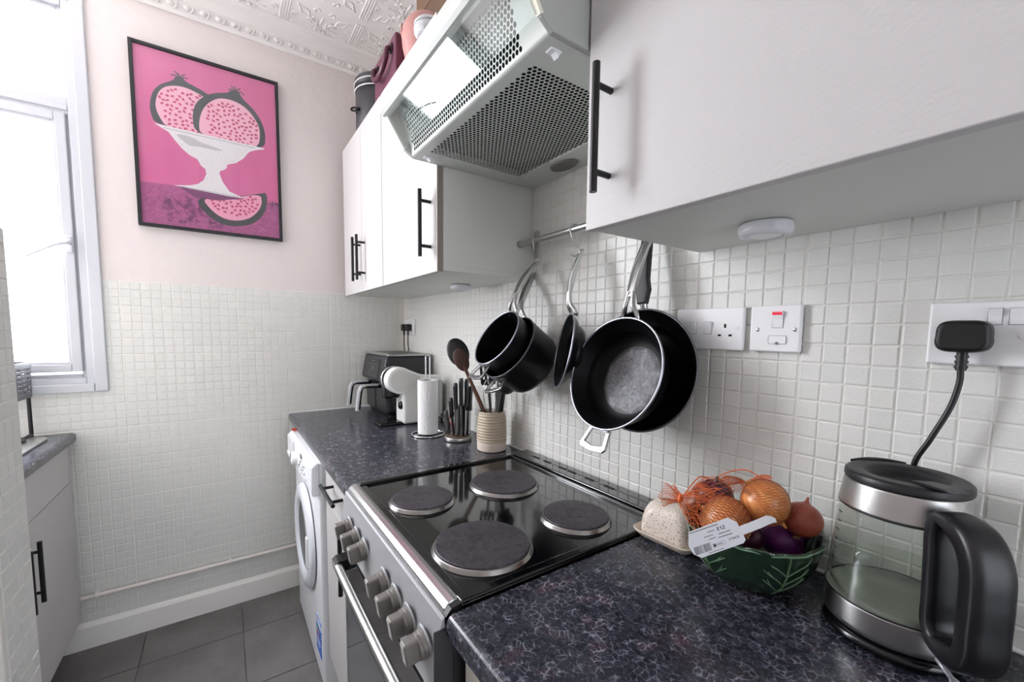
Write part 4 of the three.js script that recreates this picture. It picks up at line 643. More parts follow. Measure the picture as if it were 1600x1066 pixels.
// ---------------------------------------------------------------- things on top of the far cabinets
{
  const hx = -0.222, hz = -1.972, r = 0.108, h = 0.235, y = CT;
  const t = thing('hat_box', 'round black hat box with two white bands and a small black knot', 'box', [hx, y, hz]);
  part(t, 'drum', lathe([[0, 0], [r, 0], [r, h - 0.055], [0, h - 0.055]].reverse(), 64).translate(hx, y, hz), mat({ color: 0x3b3b3f, roughness: 0.5 }));
  part(t, 'lid', lathe([[0, h - 0.052], [r + 0.003, h - 0.052], [r + 0.004, h - 0.004], [r + 0.001, h], [0, h]].reverse(), 64).translate(hx, y, hz), mat({ color: 0x333338, roughness: 0.45 }));
  const wb_ = mat({ color: 0xeceae8, roughness: 0.5 });
  part(t, 'band', new THREE.TorusGeometry(r + 0.0035, 0.0028, 8, 80).rotateX(Math.PI / 2).translate(hx, y + h - 0.052, hz), wb_); part(t, 'band', new THREE.TorusGeometry(r + 0.0045, 0.0022, 8, 80).rotateX(Math.PI / 2).translate(hx, y + h - 0.022, hz), wb_);
  part(t, 'knot', [tube([[hx - 0.1, y + 0.09, hz + 0.03], [hx - 0.125, y + 0.095, hz + 0.02], [hx - 0.135, y + 0.088, hz + 0.01], [hx - 0.12, y + 0.085, hz + 0.015], [hx - 0.105, y + 0.09, hz + 0.03]], 0.004, 24, 8), tube([[hx - 0.103, y + 0.09, hz + 0.03], [hx - 0.118, y + 0.085, hz + 0.034], [hx - 0.116, y + 0.065, hz + 0.032]], 0.004, 16, 8), new THREE.SphereGeometry(0.008, 12, 8).translate(hx - 0.108, y + 0.09, hz + 0.03)], M.black);
}
{
  const t = thing('travel_case', 'small burgundy case with a curved carrying handle on top of the far cabinets', 'case', [-0.25, CT, -1.6]);
  const cm = mat({ color: 0x602840, roughness: 0.5 });
  part(t, 'shell', box(-0.322, -0.215, CT + 0.001, CT + 0.165, -1.735, -1.49, 0.007), cm);
  part(t, 'seam', box(-0.285, -0.28, CT + 0.0005, CT + 0.1665, -1.7365, -1.4885, 0.002), mat({ color: 0x4c1428, roughness: 0.5 }));
  part(t, 'handle', tube([[-0.323, CT + 0.125, -1.69], [-0.338, CT + 0.12, -1.69], [-0.342, CT + 0.09, -1.682], [-0.345, CT + 0.066, -1.65], [-0.346, CT + 0.06, -1.61], [-0.345, CT + 0.066, -1.57], [-0.342, CT + 0.09, -1.538], [-0.338, CT + 0.12, -1.53], [-0.323, CT + 0.125, -1.53]], 0.009, 50, 12), mat({ color: 0x4f1d30, roughness: 0.4 }));
  for (const z of [-1.69, -1.53]) part(t, 'handle_mount', [box(-0.327, -0.321, CT + 0.112, CT + 0.14, z - 0.012, z + 0.012, 0.002), box(-0.334, -0.326, CT + 0.118, CT + 0.134, z - 0.005, z + 0.005, 0.002)], M.blackMetal);
  for (const z of [-1.66, -1.56]) part(t, 'stud', new THREE.SphereGeometry(0.005, 12, 8).translate(-0.318, CT + 0.012, z), M.chrome);
}
{
  const x = -0.245, z = -1.405, t = thing('vase', 'tall rounded pink vase with a moulded eye on top of the far cabinets', 'vase', [x, CT, z]), vm = mat({ color: 0xc08a84, roughness: 0.45 });
  part(t, 'body', lathe([[0, 0], [0.05, 0], [0.058, 0.006], [0.07, 0.045], [0.079, 0.085], [0.081, 0.118], [0.075, 0.148], [0.058, 0.172], [0.036, 0.184], [0.0, 0.188]].reverse(), 64).translate(x, CT, z), vm);
  const a = Math.atan2(-0.16, -0.99), ez = [-0.82, 0.1], P = (u, v, o) => { const th = Math.PI + 0.42 + u / 0.08; return V(x + (0.081 + o) * Math.cos(th), CT + 0.13 + v, z + (0.081 + o) * Math.sin(th)); };
  const oval = []; for (let i = 0; i < 16; i++) { const q = i / 16 * 6.2832; oval.push(P(0.015 * Math.cos(q), 0.010 * Math.sin(q), 0)); }
  part(t, 'moulded_eye', [tube(oval, 0.0022, 40, 6, true), new THREE.SphereGeometry(0.006, 14, 10).translate(...P(0, 0, 0.001).toArray()), tube([P(-0.022, 0.01, 0), P(-0.012, 0.02, 0), P(0.004, 0.022, 0), P(0.018, 0.014, 0)], 0.0028, 20, 6)], vm);
  part(t, 'pupil', new THREE.SphereGeometry(0.0022, 10, 8).translate(...P(0, 0, 0.007).toArray()), mat({ color: 0x6b3030, roughness: 0.5 }));
}
{
  const x = -0.31, z = -1.235, t = thing('jar', 'white rounded jar with a shallow lid beside the pink vase', 'jar', [x, CT, z]);
  part(t, 'body', lathe([[0, 0], [0.03, 0], [0.036, 0.004], [0.043, 0.014], [0.044, 0.026], [0.040, 0.034], [0, 0.035]].reverse(), 48).translate(x, CT, z), mat({ color: 0xe2e2e6, roughness: 0.3, bumpMap: rep(lumpBump, 4), bumpScale: 0.003 }));
  part(t, 'lid', lathe([[0.0, 0.034], [0.042, 0.034], [0.043, 0.04], [0.036, 0.048], [0.008, 0.052], [0, 0.052]].reverse(), 48).translate(x, CT, z), mat({ color: 0xd9d9dc, roughness: 0.35 }));
  const b = thing('storage_box', 'brown cardboard box standing behind the pink vase at the ceiling', 'box', [-0.1, CT, -1.45]);
  part(b, 'box', box(-0.15, -0.02, CT + 0.001, CT + 0.49, -1.72, -1.3, 0.003), mat({ color: 0x6a5240, roughness: 0.8 }));
  part(b, 'flap', box(-0.153, -0.15, CT + 0.39, CT + 0.49, -1.71, -1.31, 0.001), mat({ color: 0x7a604b, roughness: 0.8 }));
}
// ---------------------------------------------------------------- far worktop appliances
{
  const t = thing('air_fryer', 'black two-drawer air fryer with chrome handles and steel top in the far corner', 'air fryer', [-0.13, WT, -2.07]);
  const z0 = -2.245, z1 = -1.892, am = mat({ color: 0x15151a, roughness: 0.28 });
  part(t, 'body', box(-0.222, -0.02, 0.912, 1.07, z0 + 0.006, z1 - 0.006, 0.03, 5), am);
  part(t, 'head', prismZ([[-0.02, 1.062], [-0.228, 1.062], [-0.252, 1.072], [-0.256, 1.085], [-0.238, 1.182], [-0.226, 1.194], [-0.02, 1.194]].reverse(), z0, z1, 0.012), mat({ color: 0x242428, roughness: 0.36 }));
  part(t, 'top_plate', [box(-0.234, -0.016, 1.193, 1.2055, z0 - 0.004, z1 + 0.004, 0.006, 3)], M.brushed);
  part(t, 'top_vent', box(-0.2, -0.05, 1.2052, 1.2062, z0 + 0.03, z1 - 0.03, 0.0004, 1), mat({ color: 0x3b3835, roughness: 0.35, metalness: 0.5 }));
  const panel = new THREE.PlaneGeometry(0.20, 0.085).rotateY(-Math.PI / 2).rotateZ(-0.18).translate(-0.2497, 1.132, -2.07);
  part(t, 'display_panel', panel, canvasMat(512, 220, (c, w, h) => { c.fillStyle = '#1b1b1e'; c.fillRect(0, 0, w, h); c.strokeStyle = '#8d8d92'; c.lineWidth = 4; c.strokeRect(110, 60, 310, 150); c.fillStyle = '#b8b8be'; c.fillRect(235, 16, 44, 12); c.fillStyle = '#85858c'; for (const x of [190, 250, 310]) { c.fillRect(x, 84, 40, 10); c.fillRect(x, 104, 40, 10); c.fillRect(x, 128, 40, 8); } for (let i = 0; i < 6; i++) { c.beginPath(); c.arc(150 + i * 46, 180, 6, 0, 7); c.fill(); } }, { roughness: 0.25 }));
  for (const [a, b] of [[z0 + 0.012, -2.072], [-2.066, z1 - 0.012]]) {
    const zc = (a + b) / 2, d = part(t, 'drawer', box(-0.236, -0.2, 0.918, 1.058, a, b, 0.016, 4), am);
    part(d, 'handle', [tube([[-0.225, 1.045, zc], [-0.29, 1.05, zc], [-0.322, 1.046, zc], [-0.332, 1.02, zc], [-0.338, 0.975, zc], [-0.342, 0.945, zc]], 0.0085, 40, 12).scale(1, 1, 1)], M.glossBlack);
    part(d, 'handle_trim', [prismZ([[-0.312, 1.060], [-0.332, 1.055], [-0.344, 1.03], [-0.351, 0.975], [-0.355, 0.938], [-0.345, 0.937], [-0.341, 0.975], [-0.334, 1.026], [-0.325, 1.046], [-0.306, 1.052]], zc - 0.015, zc + 0.015, 0.002), box(-0.311, -0.25, 1.052, 1.060, zc - 0.015, zc + 0.015, 0.002)], mat({ color: 0xe9e9ec, metalness: 0.6, roughness: 0.3 }));
  }
  part(t, 'base', box(-0.215, -0.03, 0.9008, 0.914, z0 + 0.02, z1 - 0.02, 0.004), M.black);
}
{
  const t = thing('coffee_machine', 'white capsule coffee machine with round paddle-shaped head and black drip foot', 'coffee machine', [-0.16, WT, -1.78]);
  const wm = mat({ color: 0xe9e9e6, roughness: 0.32 }), gm = mat({ color: 0xcfcfc9, roughness: 0.45 }), cx = -0.232, cy = 1.1, r = 0.058;
  part(t, 'column', box(-0.214, -0.045, 0.903, 1.085, -1.838, -1.735, 0.012, 4), wm);
  const sh = []; for (let i = 0; i <= 24; i++) { const a = 0.95 + i / 24 * (2 * Math.PI - 1.95); sh.push([cx + r * Math.cos(a), cy + r * Math.sin(a)]); }
  sh.push([cx + 0.075, cy - 0.028], [cx + 0.105, cy - 0.008], [-0.045, cy - 0.006], [-0.04, cy + 0.002], [-0.043, cy + 0.014], [-0.09, cy + 0.016], [cx + 0.105, cy + 0.02], [cx + 0.075, cy + 0.03]);
  part(t, 'head', prismZ(sh, -1.775, -1.718, 0.004), wm);
  const ins = sh.map(([x, y]) => [cx + 0.02 + (x - cx - 0.02) * 0.82, cy + (y - cy) * 0.82]).filter(p => p[0] < cx + 0.09);
  part(t, 'side_disc', prismZ(ins, -1.7195, -1.7165, 0.001), gm);
  part(t, 'capsule_holder', [new THREE.CylinderGeometry(0.052, 0.052, 0.07, 40).rotateX(Math.PI / 2).translate(cx - 0.008, cy + 0.004, -1.808), box(cx - 0.05, cx + 0.02, 1.015, 1.09, -1.835, -1.78, 0.012)], M.glossBlack);
  part(t, 'ring', new THREE.TorusGeometry(0.052, 0.004, 10, 48).translate(cx - 0.012, cy + 0.004, -1.782), M.chrome);
  part(t, 'knob', lathe([[0, 0.012], [0.014, 0.011], [0.017, 0.004], [0.018, 0]].reverse(), 32).rotateZ(Math.PI / 2).translate(-0.2135, 0.985, -1.765), M.glossBlack);
  part(t, 'drip_tray', [box(-0.315, -0.2, 0.9008, 0.9125, -1.845, -1.745, 0.005, 3), box(-0.307, -0.22, 0.9122, 0.916, -1.84, -1.75, 0.0015)], M.glossBlack);
  part(t, 'rear_tank', box(-0.046, -0.022, 0.93, 1.09, -1.83, -1.742, 0.008, 3), mat({ color: 0xc9ccc8, roughness: 0.25 }));
}
single('cable', 'thin red cable looped on the worktop by the wall behind the kitchen roll', 'cable', tube([[-0.03, 0.906, -1.72], [-0.02, 0.93, -1.66], [-0.016, 0.968, -1.62], [-0.018, 0.965, -1.575], [-0.03, 0.925, -1.55], [-0.035, 0.904, -1.58], [-0.03, 0.904, -1.64], [-0.022, 0.908, -1.7]], 0.0028, 80, 8), mat({ color: 0xb3303c, roughness: 0.5 }));
{
  const x = -0.19, z = -1.53, t = thing('roll_holder', 'chrome wire kitchen roll holder with round base ring and upright loop', 'holder', [x, WT, z]);
  part(t, 'base_ring', new THREE.TorusGeometry(0.064, 0.0034, 10, 72).rotateX(Math.PI / 2).translate(x, WT + 0.0038, z), M.chrome);
  part(t, 'cross_wire', rod(V(x - 0.062, WT + 0.0036, z), V(x + 0.062, WT + 0.0036, z), 0.003), M.chrome);
  part(t, 'upright_loop', tube([[x - 0.0065, WT + 0.004, z - 0.0045], [x - 0.0065, 1.1, z - 0.0045], [x - 0.0065, 1.208, z - 0.0045], [x - 0.004, 1.217, z - 0.003], [x + 0.004, 1.217, z + 0.003], [x + 0.0065, 1.208, z + 0.0045], [x + 0.0065, 1.1, z + 0.0045], [x + 0.0065, WT + 0.004, z + 0.0045]], 0.0032, 90, 10), M.chrome);
  const k = thing('kitchen_roll', 'white embossed paper kitchen roll standing on the wire holder', 'paper roll', [x, WT + 0.008, z]);
  part(k, 'paper', lathe([[0.016, 0], [0.039, 0], [0.04, 0.001], [0.04, 0.212], [0.039, 0.213], [0.016, 0.213], [0.016, 0]].reverse(), 56).translate(x, WT + 0.008, z), mat({ color: 0xf4f3f2, roughness: 0.9, bumpMap: rep(lumpBump, 6, 8), bumpScale: 0.003 }));
  part(k, 'tube', lathe([[0.0135, 0.0], [0.016, 0.0], [0.016, 0.2125], [0.0135, 0.2125], [0.0135, 0]].reverse(), 32).translate(x, WT + 0.008, z), mat({ color: 0x9d8b74, roughness: 0.9 }));
}
{
  const x = -0.125, z = -1.395, t = thing('knife_stand', 'round knife stand with a wooden base and steel rim beside the utensil crock', 'knife stand', [x, WT, z]);
  part(t, 'base', lathe([[0, 0.0005], [0.05, 0.0005], [0.052, 0.004], [0.052, 0.014], [0.049, 0.017], [0, 0.017]].reverse(), 56).translate(x, WT, z), M.brushed);
  part(t, 'base_top', cyl(0.047, 0.047, 0.003, x, WT + 0.0165, z, 48), mat({ color: 0x6b5a4c, roughness: 0.6 }));
  part(t, 'holder', box(x - 0.006, x + 0.036, WT + 0.019, WT + 0.135, z - 0.022, z + 0.022, 0.004), mat({ color: 0x1b1b1d, roughness: 0.3 }));
  const kn = [[-0.034, -0.004, 0.105, 0.30, 0.06, 'short steel-tipped knife leaning left on the round knife stand'], [-0.026, 0.010, 0.150, 0.14, 0.075, 'small dark knife, second from the left on the round knife stand'], [-0.020, 0.026, 0.205, 0.06, 0.1, 'tall slim knife, third from the left on the round knife stand'], [-0.004, 0.034, 0.222, 0.02, 0.105, 'tallest dark knife in the middle of the round knife stand'], [0.012, 0.036, 0.218, -0.03, 0.105, 'tall dark knife, right of the tallest on the round knife stand'], [0.028, 0.034, 0.19, -0.06, 0.095, 'dark knife nearest the utensil crock on the round knife stand'], [-0.03, -0.024, 0.075, 0.36, 0.05, 'shortest knife at the back left of the round knife stand']];
  for (const [dx, dz, h, tilt, hl, lab] of kn) {
    const k = thing('kitchen_knife', lab, 'knife', [x + dx, WT + 0.0195, z + dz], 'knives on the round knife stand');
    add(k, 'blade', new THREE.ExtrudeGeometry(shape([[0, 0], [0.009, 0.01], [0.011, h - hl], [-0.004, h - hl], [-0.004, 0.004]]), { depth: 0.0014, bevelEnabled: false }).translate(0, 0, -0.0007), M.steel);
    add(k, 'handle', new THREE.ExtrudeGeometry(shape([[-0.006, h - hl], [0.0105, h - hl], [0.009, h - hl * 0.6], [0.0115, h - 0.012], [0.008, h], [-0.003, h], [-0.0075, h - 0.012], [-0.0055, h - hl * 0.5]]), { depth: 0.006, bevelEnabled: true, bevelSize: 0.002, bevelThickness: 0.003, bevelSegments: 2, bevelOffset: -0.002 }).translate(0, 0, -0.003), mat({ color: h < 0.12 ? 0x4a4d4b : 0x232427, roughness: 0.4 }));
    k.rotation.set(0, 0.55, tilt);
  }
}
{
  const x = -0.086, z = -1.216, t = thing('utensil_crock', 'ribbed beige stoneware utensil crock with a pale unglazed foot beside the hob', 'crock', [x, WT, z]);
  const H = 0.138, prof = [[0, 0.001], [0.047, 0.001], [0.0505, 0.004], [0.0515, 0.03], [0.0517, 0.0335]];
  part(t, 'foot', lathe([...prof, [0, 0.0335]].reverse(), 64).translate(x, WT, z), mat({ color: 0xd9cbbd, roughness: 0.85 }));
  const rib = [[0.0517, 0.0335]]; for (let i = 0; i <= 80; i++) { const q = i / 80, y = 0.0345 + q * (H - 0.04), R = 0.0522 - 0.006 * q * q * q + 0.0009 * Math.sin(q * 2 * Math.PI * 10); rib.push([R, y]); }
  rib.push([0.0462, H - 0.003], [0.0458, H], [0.0435, H + 0.0005], [0.0415, H - 0.004], [0.044, 0.06], [0.043, 0.01], [0, 0.008]);
  const b = part(t, 'body', lathe(rib.reverse(), 72).translate(x, WT, z), mat({ map: rep(ridgeTex, 2, 1), roughness: 0.45 }));
}
function utensil(name, label, from, to, build) { const o = thing(name, label, name.includes('spoon') ? 'spoon' : 'utensil', [0, 0, 0], 'cooking utensils in the stoneware crock'); const Y = to.clone().sub(from); build(o, Y.length()); orient(o, V(0.84, 0, 0.54), Y, from); return o; }
{
  const bowl = (L, w, h, d) => { const g = new THREE.SphereGeometry(1, 28, 18); g.scale(w, h, d); return g.translate(0, L, 0); };
  const wm = mat({ color: 0x43281c, roughness: 0.5 });
  utensil('wooden_spoon', 'dark wooden spoon leaning left out of the stoneware crock', V(-0.062, 0.915, -1.200), V(-0.160, 1.222, -1.314), (o, L) => { add(o, 'handle', tube([[0, 0, 0], [0.0, L * 0.5, 0.001], [0, L - 0.03, 0]], 0.0062, 24, 12), mat({ color: 0x5c3826, roughness: 0.55 })); add(o, 'spoon_head', [bowl(L - 0.01, 0.026, 0.043, 0.006)], wm); });
  utensil('serving_spoon', 'large black nylon spoon rising behind the wooden spoon in the crock', V(-0.077, 0.915, -1.184), V(-0.150, 1.242, -1.352), (o, L) => { add(o, 'handle', tube([[0, 0, 0], [0, L * 0.5, 0], [0, L - 0.035, 0]], 0.0058, 24, 12), M.black); add(o, 'spoon_head', bowl(L - 0.004, 0.039, 0.056, 0.010), mat({ color: 0x0e0e10, roughness: 0.3 })); });
  utensil('slotted_turner', 'black slotted turner standing right of the wooden spoon in the crock', V(-0.08, 0.91, -1.212), V(-0.102, 1.17, -1.22), (o, L) => { add(o, 'handle', tube([[0, 0, 0], [0, L * 0.6, 0], [0, L - 0.03, 0]], 0.005, 20, 10), M.black); add(o, 'blade', new THREE.ExtrudeGeometry(shape(rrect(-0.026, 0.026, L - 0.04, L + 0.05, 0.008), [-0.014, 0, 0.014].map(q => rrect(q - 0.0025, q + 0.0025, L - 0.02, L + 0.035, 0.002, 3).reverse())), { depth: 0.002, bevelEnabled: false }), M.black); });
  utensil('ladle', 'black ladle leaning right out of the stoneware crock under the saucepans', V(-0.09, 0.915, -1.235), V(-0.066, 1.135, -1.162), (o, L) => { add(o, 'handle', tube([[0, 0, 0], [0, L * 0.7, 0.004], [0, L, 0.012]], 0.0062, 24, 12), M.black); add(o, 'ladle_cup', new THREE.SphereGeometry(0.032, 24, 14, 0, Math.PI * 2, 0, Math.PI / 2).rotateX(1.2).translate(0, L + 0.01, 0.03), M.black); });
  utensil('spatula', 'black spatula handle standing at the right rim of the stoneware crock', V(-0.07, 0.91, -1.21), V(-0.055, 1.15, -1.178), (o, L) => { add(o, 'handle', tube([[0, 0, 0], [0, L * 0.6, 0], [0, L - 0.02, 0]], 0.0068, 24, 12), M.black); add(o, 'blade', box(-0.022, 0.022, L - 0.03, L + 0.05, -0.0025, 0.0025, 0.0024), M.black); });
  utensil('whisk', 'steel balloon whisk half hidden among the utensils in the crock', V(-0.085, 0.92, -1.205), V(-0.118, 1.15, -1.195), (o, L) => { add(o, 'handle', rod(V(0, 0, 0), V(0, L * 0.5, 0), 0.006), M.steel); for (let i = 0; i < 5; i++) { const p = []; for (let k = 0; k <= 12; k++) { const a = k / 12 * Math.PI; p.push(V(0.022 * Math.sin(a) * 1.0 * (k < 7 ? 1 : 1), L * 0.5 + (L * 0.5) * (1 - Math.cos(a)) / 2, 0)); } const q = p.map(v => v.clone()).concat([]); add(o, 'wire', tube(q.map(v => v.applyAxisAngle(V(0, 1, 0), i / 5 * Math.PI * 2)), 0.0009, 24, 6), M.steel); } });
  utensil('tongs', 'steel kitchen tongs standing in the middle of the stoneware crock', V(-0.083, 0.92, -1.2), V(-0.088, 1.12, -1.17), (o, L) => { for (const s of [-1, 1]) add(o, 'arm', new THREE.ExtrudeGeometry(shape([[-0.005, 0], [0.005, 0], [0.007, L * 0.7], [0.011, L], [-0.011, L], [-0.007, L * 0.7]]), { depth: 0.0014, bevelEnabled: false }).rotateX(s * 0.06).translate(0, 0, s * 0.002), M.steel); });
}

// ---------------------------------------------------------------- near worktop: butter dish, onion bowl, kettle
{
  const t = thing('butter_dish', 'speckled cream butter dish with a rounded lid on a shallow tray', 'butter dish', [-0.128, WT, -0.472]);
  const rm = mat({ map: speckTex, roughness: 0.35 }), cream = mat({ color: 0xded0bf, roughness: 0.35 });
  const loft = (levels, close = true) => { // rounded rectangles stacked up: [halfLong, halfWide, y, corner]
    const rings = levels.map(([a, b, y, r]) => rrect(-a, a, -b, b, Math.min(r, a * 0.99, b * 0.99), 8).map(p => V(p[0], y, -p[1]))), n = rings[0].length, pos = [], idx = [], uv = [];
    rings.forEach((R, j) => R.forEach((p, i) => { pos.push(p.x, p.y, p.z); uv.push(p.x * 9 + p.y * 4, p.z * 9 + p.y * 4 + 0.3); }));
    for (let j = 0; j < rings.length - 1; j++) for (let i = 0; i < n; i++) { const k = (i + 1) % n, a = j * n + i, b = j * n + k, c = a + n, d = b + n; idx.push(a, b, d, a, d, c); }
    const g = new THREE.BufferGeometry(); g.setAttribute('position', new THREE.Float32BufferAttribute(pos, 3)); g.setAttribute('uv', new THREE.Float32BufferAttribute(uv, 2)); g.setIndex(idx); g.computeVertexNormals(); return g;
  };
  const tray = loft([[0.001, 0.001, 0.001, 0.0005], [0.04956, 0.034, 0.001, 0.012], [0.05487, 0.040, 0.006, 0.016], [0.06372, 0.049, 0.016, 0.022], [0.06505, 0.0505, 0.019, 0.022], [0.06372, 0.049, 0.0205, 0.022], [0.06018, 0.045, 0.0165, 0.020], [0.0531, 0.038, 0.009, 0.014], [0.001, 0.001, 0.009, 0.0005]]);
  const lid = loft([[0.0531, 0.0375, 0.0095, 0.018], [0.0531, 0.0385, 0.02, 0.020], [0.0531, 0.0375, 0.04, 0.022], [0.0504, 0.035, 0.056, 0.024], [0.045, 0.030, 0.068, 0.024], [0.036, 0.021, 0.0755, 0.019], [0.024, 0.010, 0.0785, 0.0095], [0.001, 0.0008, 0.079, 0.0006]]);
  add(t, 'tray', tray, cream); add(t, 'lid', lid, rm); t.rotation.y = Math.PI / 2 + 0.05;
}
function onionGeo(r, sq = 1, tip = 0.34, root = 0.06) { const p = [[0, -r * (sq + root)], [r * 0.1, -r * (sq + root * 0.4)], [r * 0.16, -r * sq * 0.985]]; for (let i = 3; i <= 22; i++) { const a = -Math.PI / 2 + i / 24 * Math.PI; p.push([r * Math.cos(a), r * sq * Math.sin(a)]); } p.push([r * 0.13, r * (sq + 0.05)], [r * 0.075, r * (sq + tip * 0.55)], [r * 0.05, r * (sq + tip)], [0, r * (sq + tip) + 0.0004]); return lathe(p, 56); }
const gold = mat({ map: skinTex([208, 124, 66], [238, 172, 108], [182, 96, 50], 201), roughness: 0.32, clearcoat: 0.3, clearcoatRoughness: 0.3 });
const redO = mat({ map: skinTex([58, 20, 40], [92, 36, 62], [40, 12, 28], 211), roughness: 0.34, clearcoat: 0.25, clearcoatRoughness: 0.3 });
const tawny = mat({ map: skinTex([160, 78, 62], [184, 98, 76], [136, 62, 52], 221), roughness: 0.4 });
const purple = mat({ map: skinTex([88, 28, 92], [122, 52, 126], [66, 18, 70], 231), roughness: 0.4 });
function onion(label, pos, r, m, axis, sq = 0.92, group = null, tip = 0.34) {
  const o = thing('onion', label, 'onion', [0, 0, 0], group), Y = V(...axis).normalize();
  add(o, 'bulb', onionGeo(r, sq, tip), m);
  const rt = []; for (let i = 0; i < 9; i++) { const a = i / 9 * 6.283; rt.push(tube([[0.1 * r * Math.cos(a), -r * sq, 0.1 * r * Math.sin(a)], [0.13 * r * Math.cos(a), -r * (sq + 0.1), 0.13 * r * Math.sin(a)], [0.2 * r * Math.cos(a + 0.5), -r * (sq + 0.16), 0.2 * r * Math.sin(a + 0.5)]], 0.0005, 6, 4)); }
  add(o, 'root_tuft', rt, mat({ color: 0xb9935f, roughness: 0.9 }), { kind: 'stuff' });
  orient(o, Math.abs(Y.x) > 0.8 ? V(0, 0, 1) : V(1, 0, 0), Y, V(...pos)); return o;
}
const OP = { gold: [-0.141, 1.044, -0.300], redL: [-0.1465, 1.027, -0.381], leftG: [-0.195, 1.014, -0.335], right: [-0.0924, 1.0166, -0.2643], purple: [-0.088, 0.966, -0.293], under: [-0.149, 0.982, -0.320] };
{
  const x = -0.128, z = -0.326, H = 0.096, t = thing('cabbage_bowl', 'dark green glazed bowl moulded like cabbage leaves, heaped with onions', 'bowl', [x, WT, z]);
  const green = mat({ color: 0x18301f, roughness: 0.22, clearcoat: 0.6, clearcoatRoughness: 0.1 }), N = 160, rings = [[0.001, 0.001], [0.050, 0.001], [0.054, 0.005], [0.066, 0.014], [0.082, 0.032], [0.093, 0.055], [0.099, 0.080], [0.1015, H - 0.003], [0.1012, H], [0.099, H + 0.0012], [0.0965, H - 0.002], [0.095, 0.080], [0.088, 0.055], [0.077, 0.034], [0.058, 0.012], [0.001, 0.009]];
  const pos = [], idx = [], uv = [];
  rings.forEach(([r, y], j) => { for (let i = 0; i < N; i++) { const a = i / N * 2 * Math.PI, q = Math.pow(y / H, 2.2), lf = ((a * 5 / (2 * Math.PI)) % 1 + 1) % 1, lob = 0.5 + 0.5 * Math.cos(a * 5), wav = q * (0.0018 * Math.sin(a * 17 + 1) + 0.0012 * Math.sin(a * 31) + 0.003 * (lob - 0.5)); const R = r + (r > 0.01 ? wav * 0.9 + q * 0.003 * (lf > 0.5 ? 1 : 0) : 0); pos.push(R * Math.cos(a), y + wav * 0.7, R * Math.sin(a)); uv.push(i / N, j / rings.length); } });
  for (let j = 0; j < rings.length - 1; j++) for (let i = 0; i < N; i++) { const k = (i + 1) % N, a = j * N + i, b = j * N + k, c = a + N, d = b + N; idx.push(a, d, b, a, c, d); }
  const g = new THREE.BufferGeometry(); g.setAttribute('position', new THREE.Float32BufferAttribute(pos, 3)); g.setAttribute('uv', new THREE.Float32BufferAttribute(uv, 2)); g.setIndex(idx); g.computeVertexNormals();
  add(t, 'bowl', g, green);
  const at = (a, q) => { const y = 0.010 + q * (H - 0.012), i = rings.findIndex(p => p[1] > y), [r0, y0] = rings[i - 1], [r1, y1] = rings[i], r = r0 + (r1 - r0) * (y - y0) / (y1 - y0), qq = Math.pow(y / H, 2.2), lob = Math.abs(Math.sin(a * 2.5)), lf = ((a * 5 / (2 * Math.PI)) % 1 + 1) % 1, wav = qq * (0.0018 * Math.sin(a * 17 + 1) + 0.0012 * Math.sin(a * 31) + 0.003 * (lob - 0.5)); const R = r + wav * 0.9 + qq * 0.003 * (lf > 0.5 ? 1 : 0) + 0.0002; return V(R * Math.cos(a), y + wav * 0.7, R * Math.sin(a)); };
  const vm = mat({ color: 0x5d7a5c, roughness: 0.25, clearcoat: 0.5 });
  add(t, 'rim_edge', tube(Array.from({ length: 80 }, (_, i) => at(i / 80 * 2 * Math.PI, 0.985)), 0.0017, 240, 6, true), mat({ color: 0x5d7d64, roughness: 0.22, clearcoat: 0.5 }));
  for (let l = 0; l < 5; l++) { // five leaves, each with a midrib and side veins
    const a0 = (l + 0.5) / 5 * 2 * Math.PI + 0.25, vs = [tube([0, 0.25, 0.5, 0.75, 0.97].map(q => at(a0 + 0.05 * q, q)), 0.0016, 24, 6)];
    for (const s of [-1, 1]) for (const q0 of [0.12, 0.34, 0.56]) { const e = Math.min(0.97, q0 + 0.34); vs.push(tube([0, 0.35, 0.7, 1].map(k => at(a0 + 0.05 * q0 + s * (0.36 * k), q0 + (e - q0) * k)), 0.0011, 16, 5)); vs.push(tube([0, 0.5, 1].map(k => at(a0 + 0.05 * q0 + s * (0.2 + 0.1 * k), q0 + (e - q0) * 0.56 + 0.2 * k * (1 - q0))), 0.001, 10, 5)); }
    add(t, 'leaf_vein', vs, vm);
  }
  onion('large golden onion with papery skin and a pointed tip, topmost in the green bowl', OP.gold, 0.0355, gold, [0.18, -0.72, 0.62], 0.95);
  onion('dark red onion under the orange net at the back left of the green bowl', OP.redL, 0.032, redO, [-0.1, 1, 0.15], 0.9);
  onion('golden onion wrapped in orange net above the white price tag', OP.leftG, 0.037, gold, [-0.25, 0.35, -0.9], 0.9, null, 0.12);
  onion('tawny pink onion resting against the tiled wall at the right of the green bowl', OP.right, 0.0288, tawny, [0.35, 0.92, 0.05], 0.95);
  onion('purple onion low at the front right inside the green bowl', OP.purple, 0.0325, purple, [0.6, 0.3, 0.7], 0.95);
  onion('reddish onion low in the green bowl, just right of the price tag', OP.under, 0.025, redO, [-0.6, 0.5, 0.5], 0.95);
}
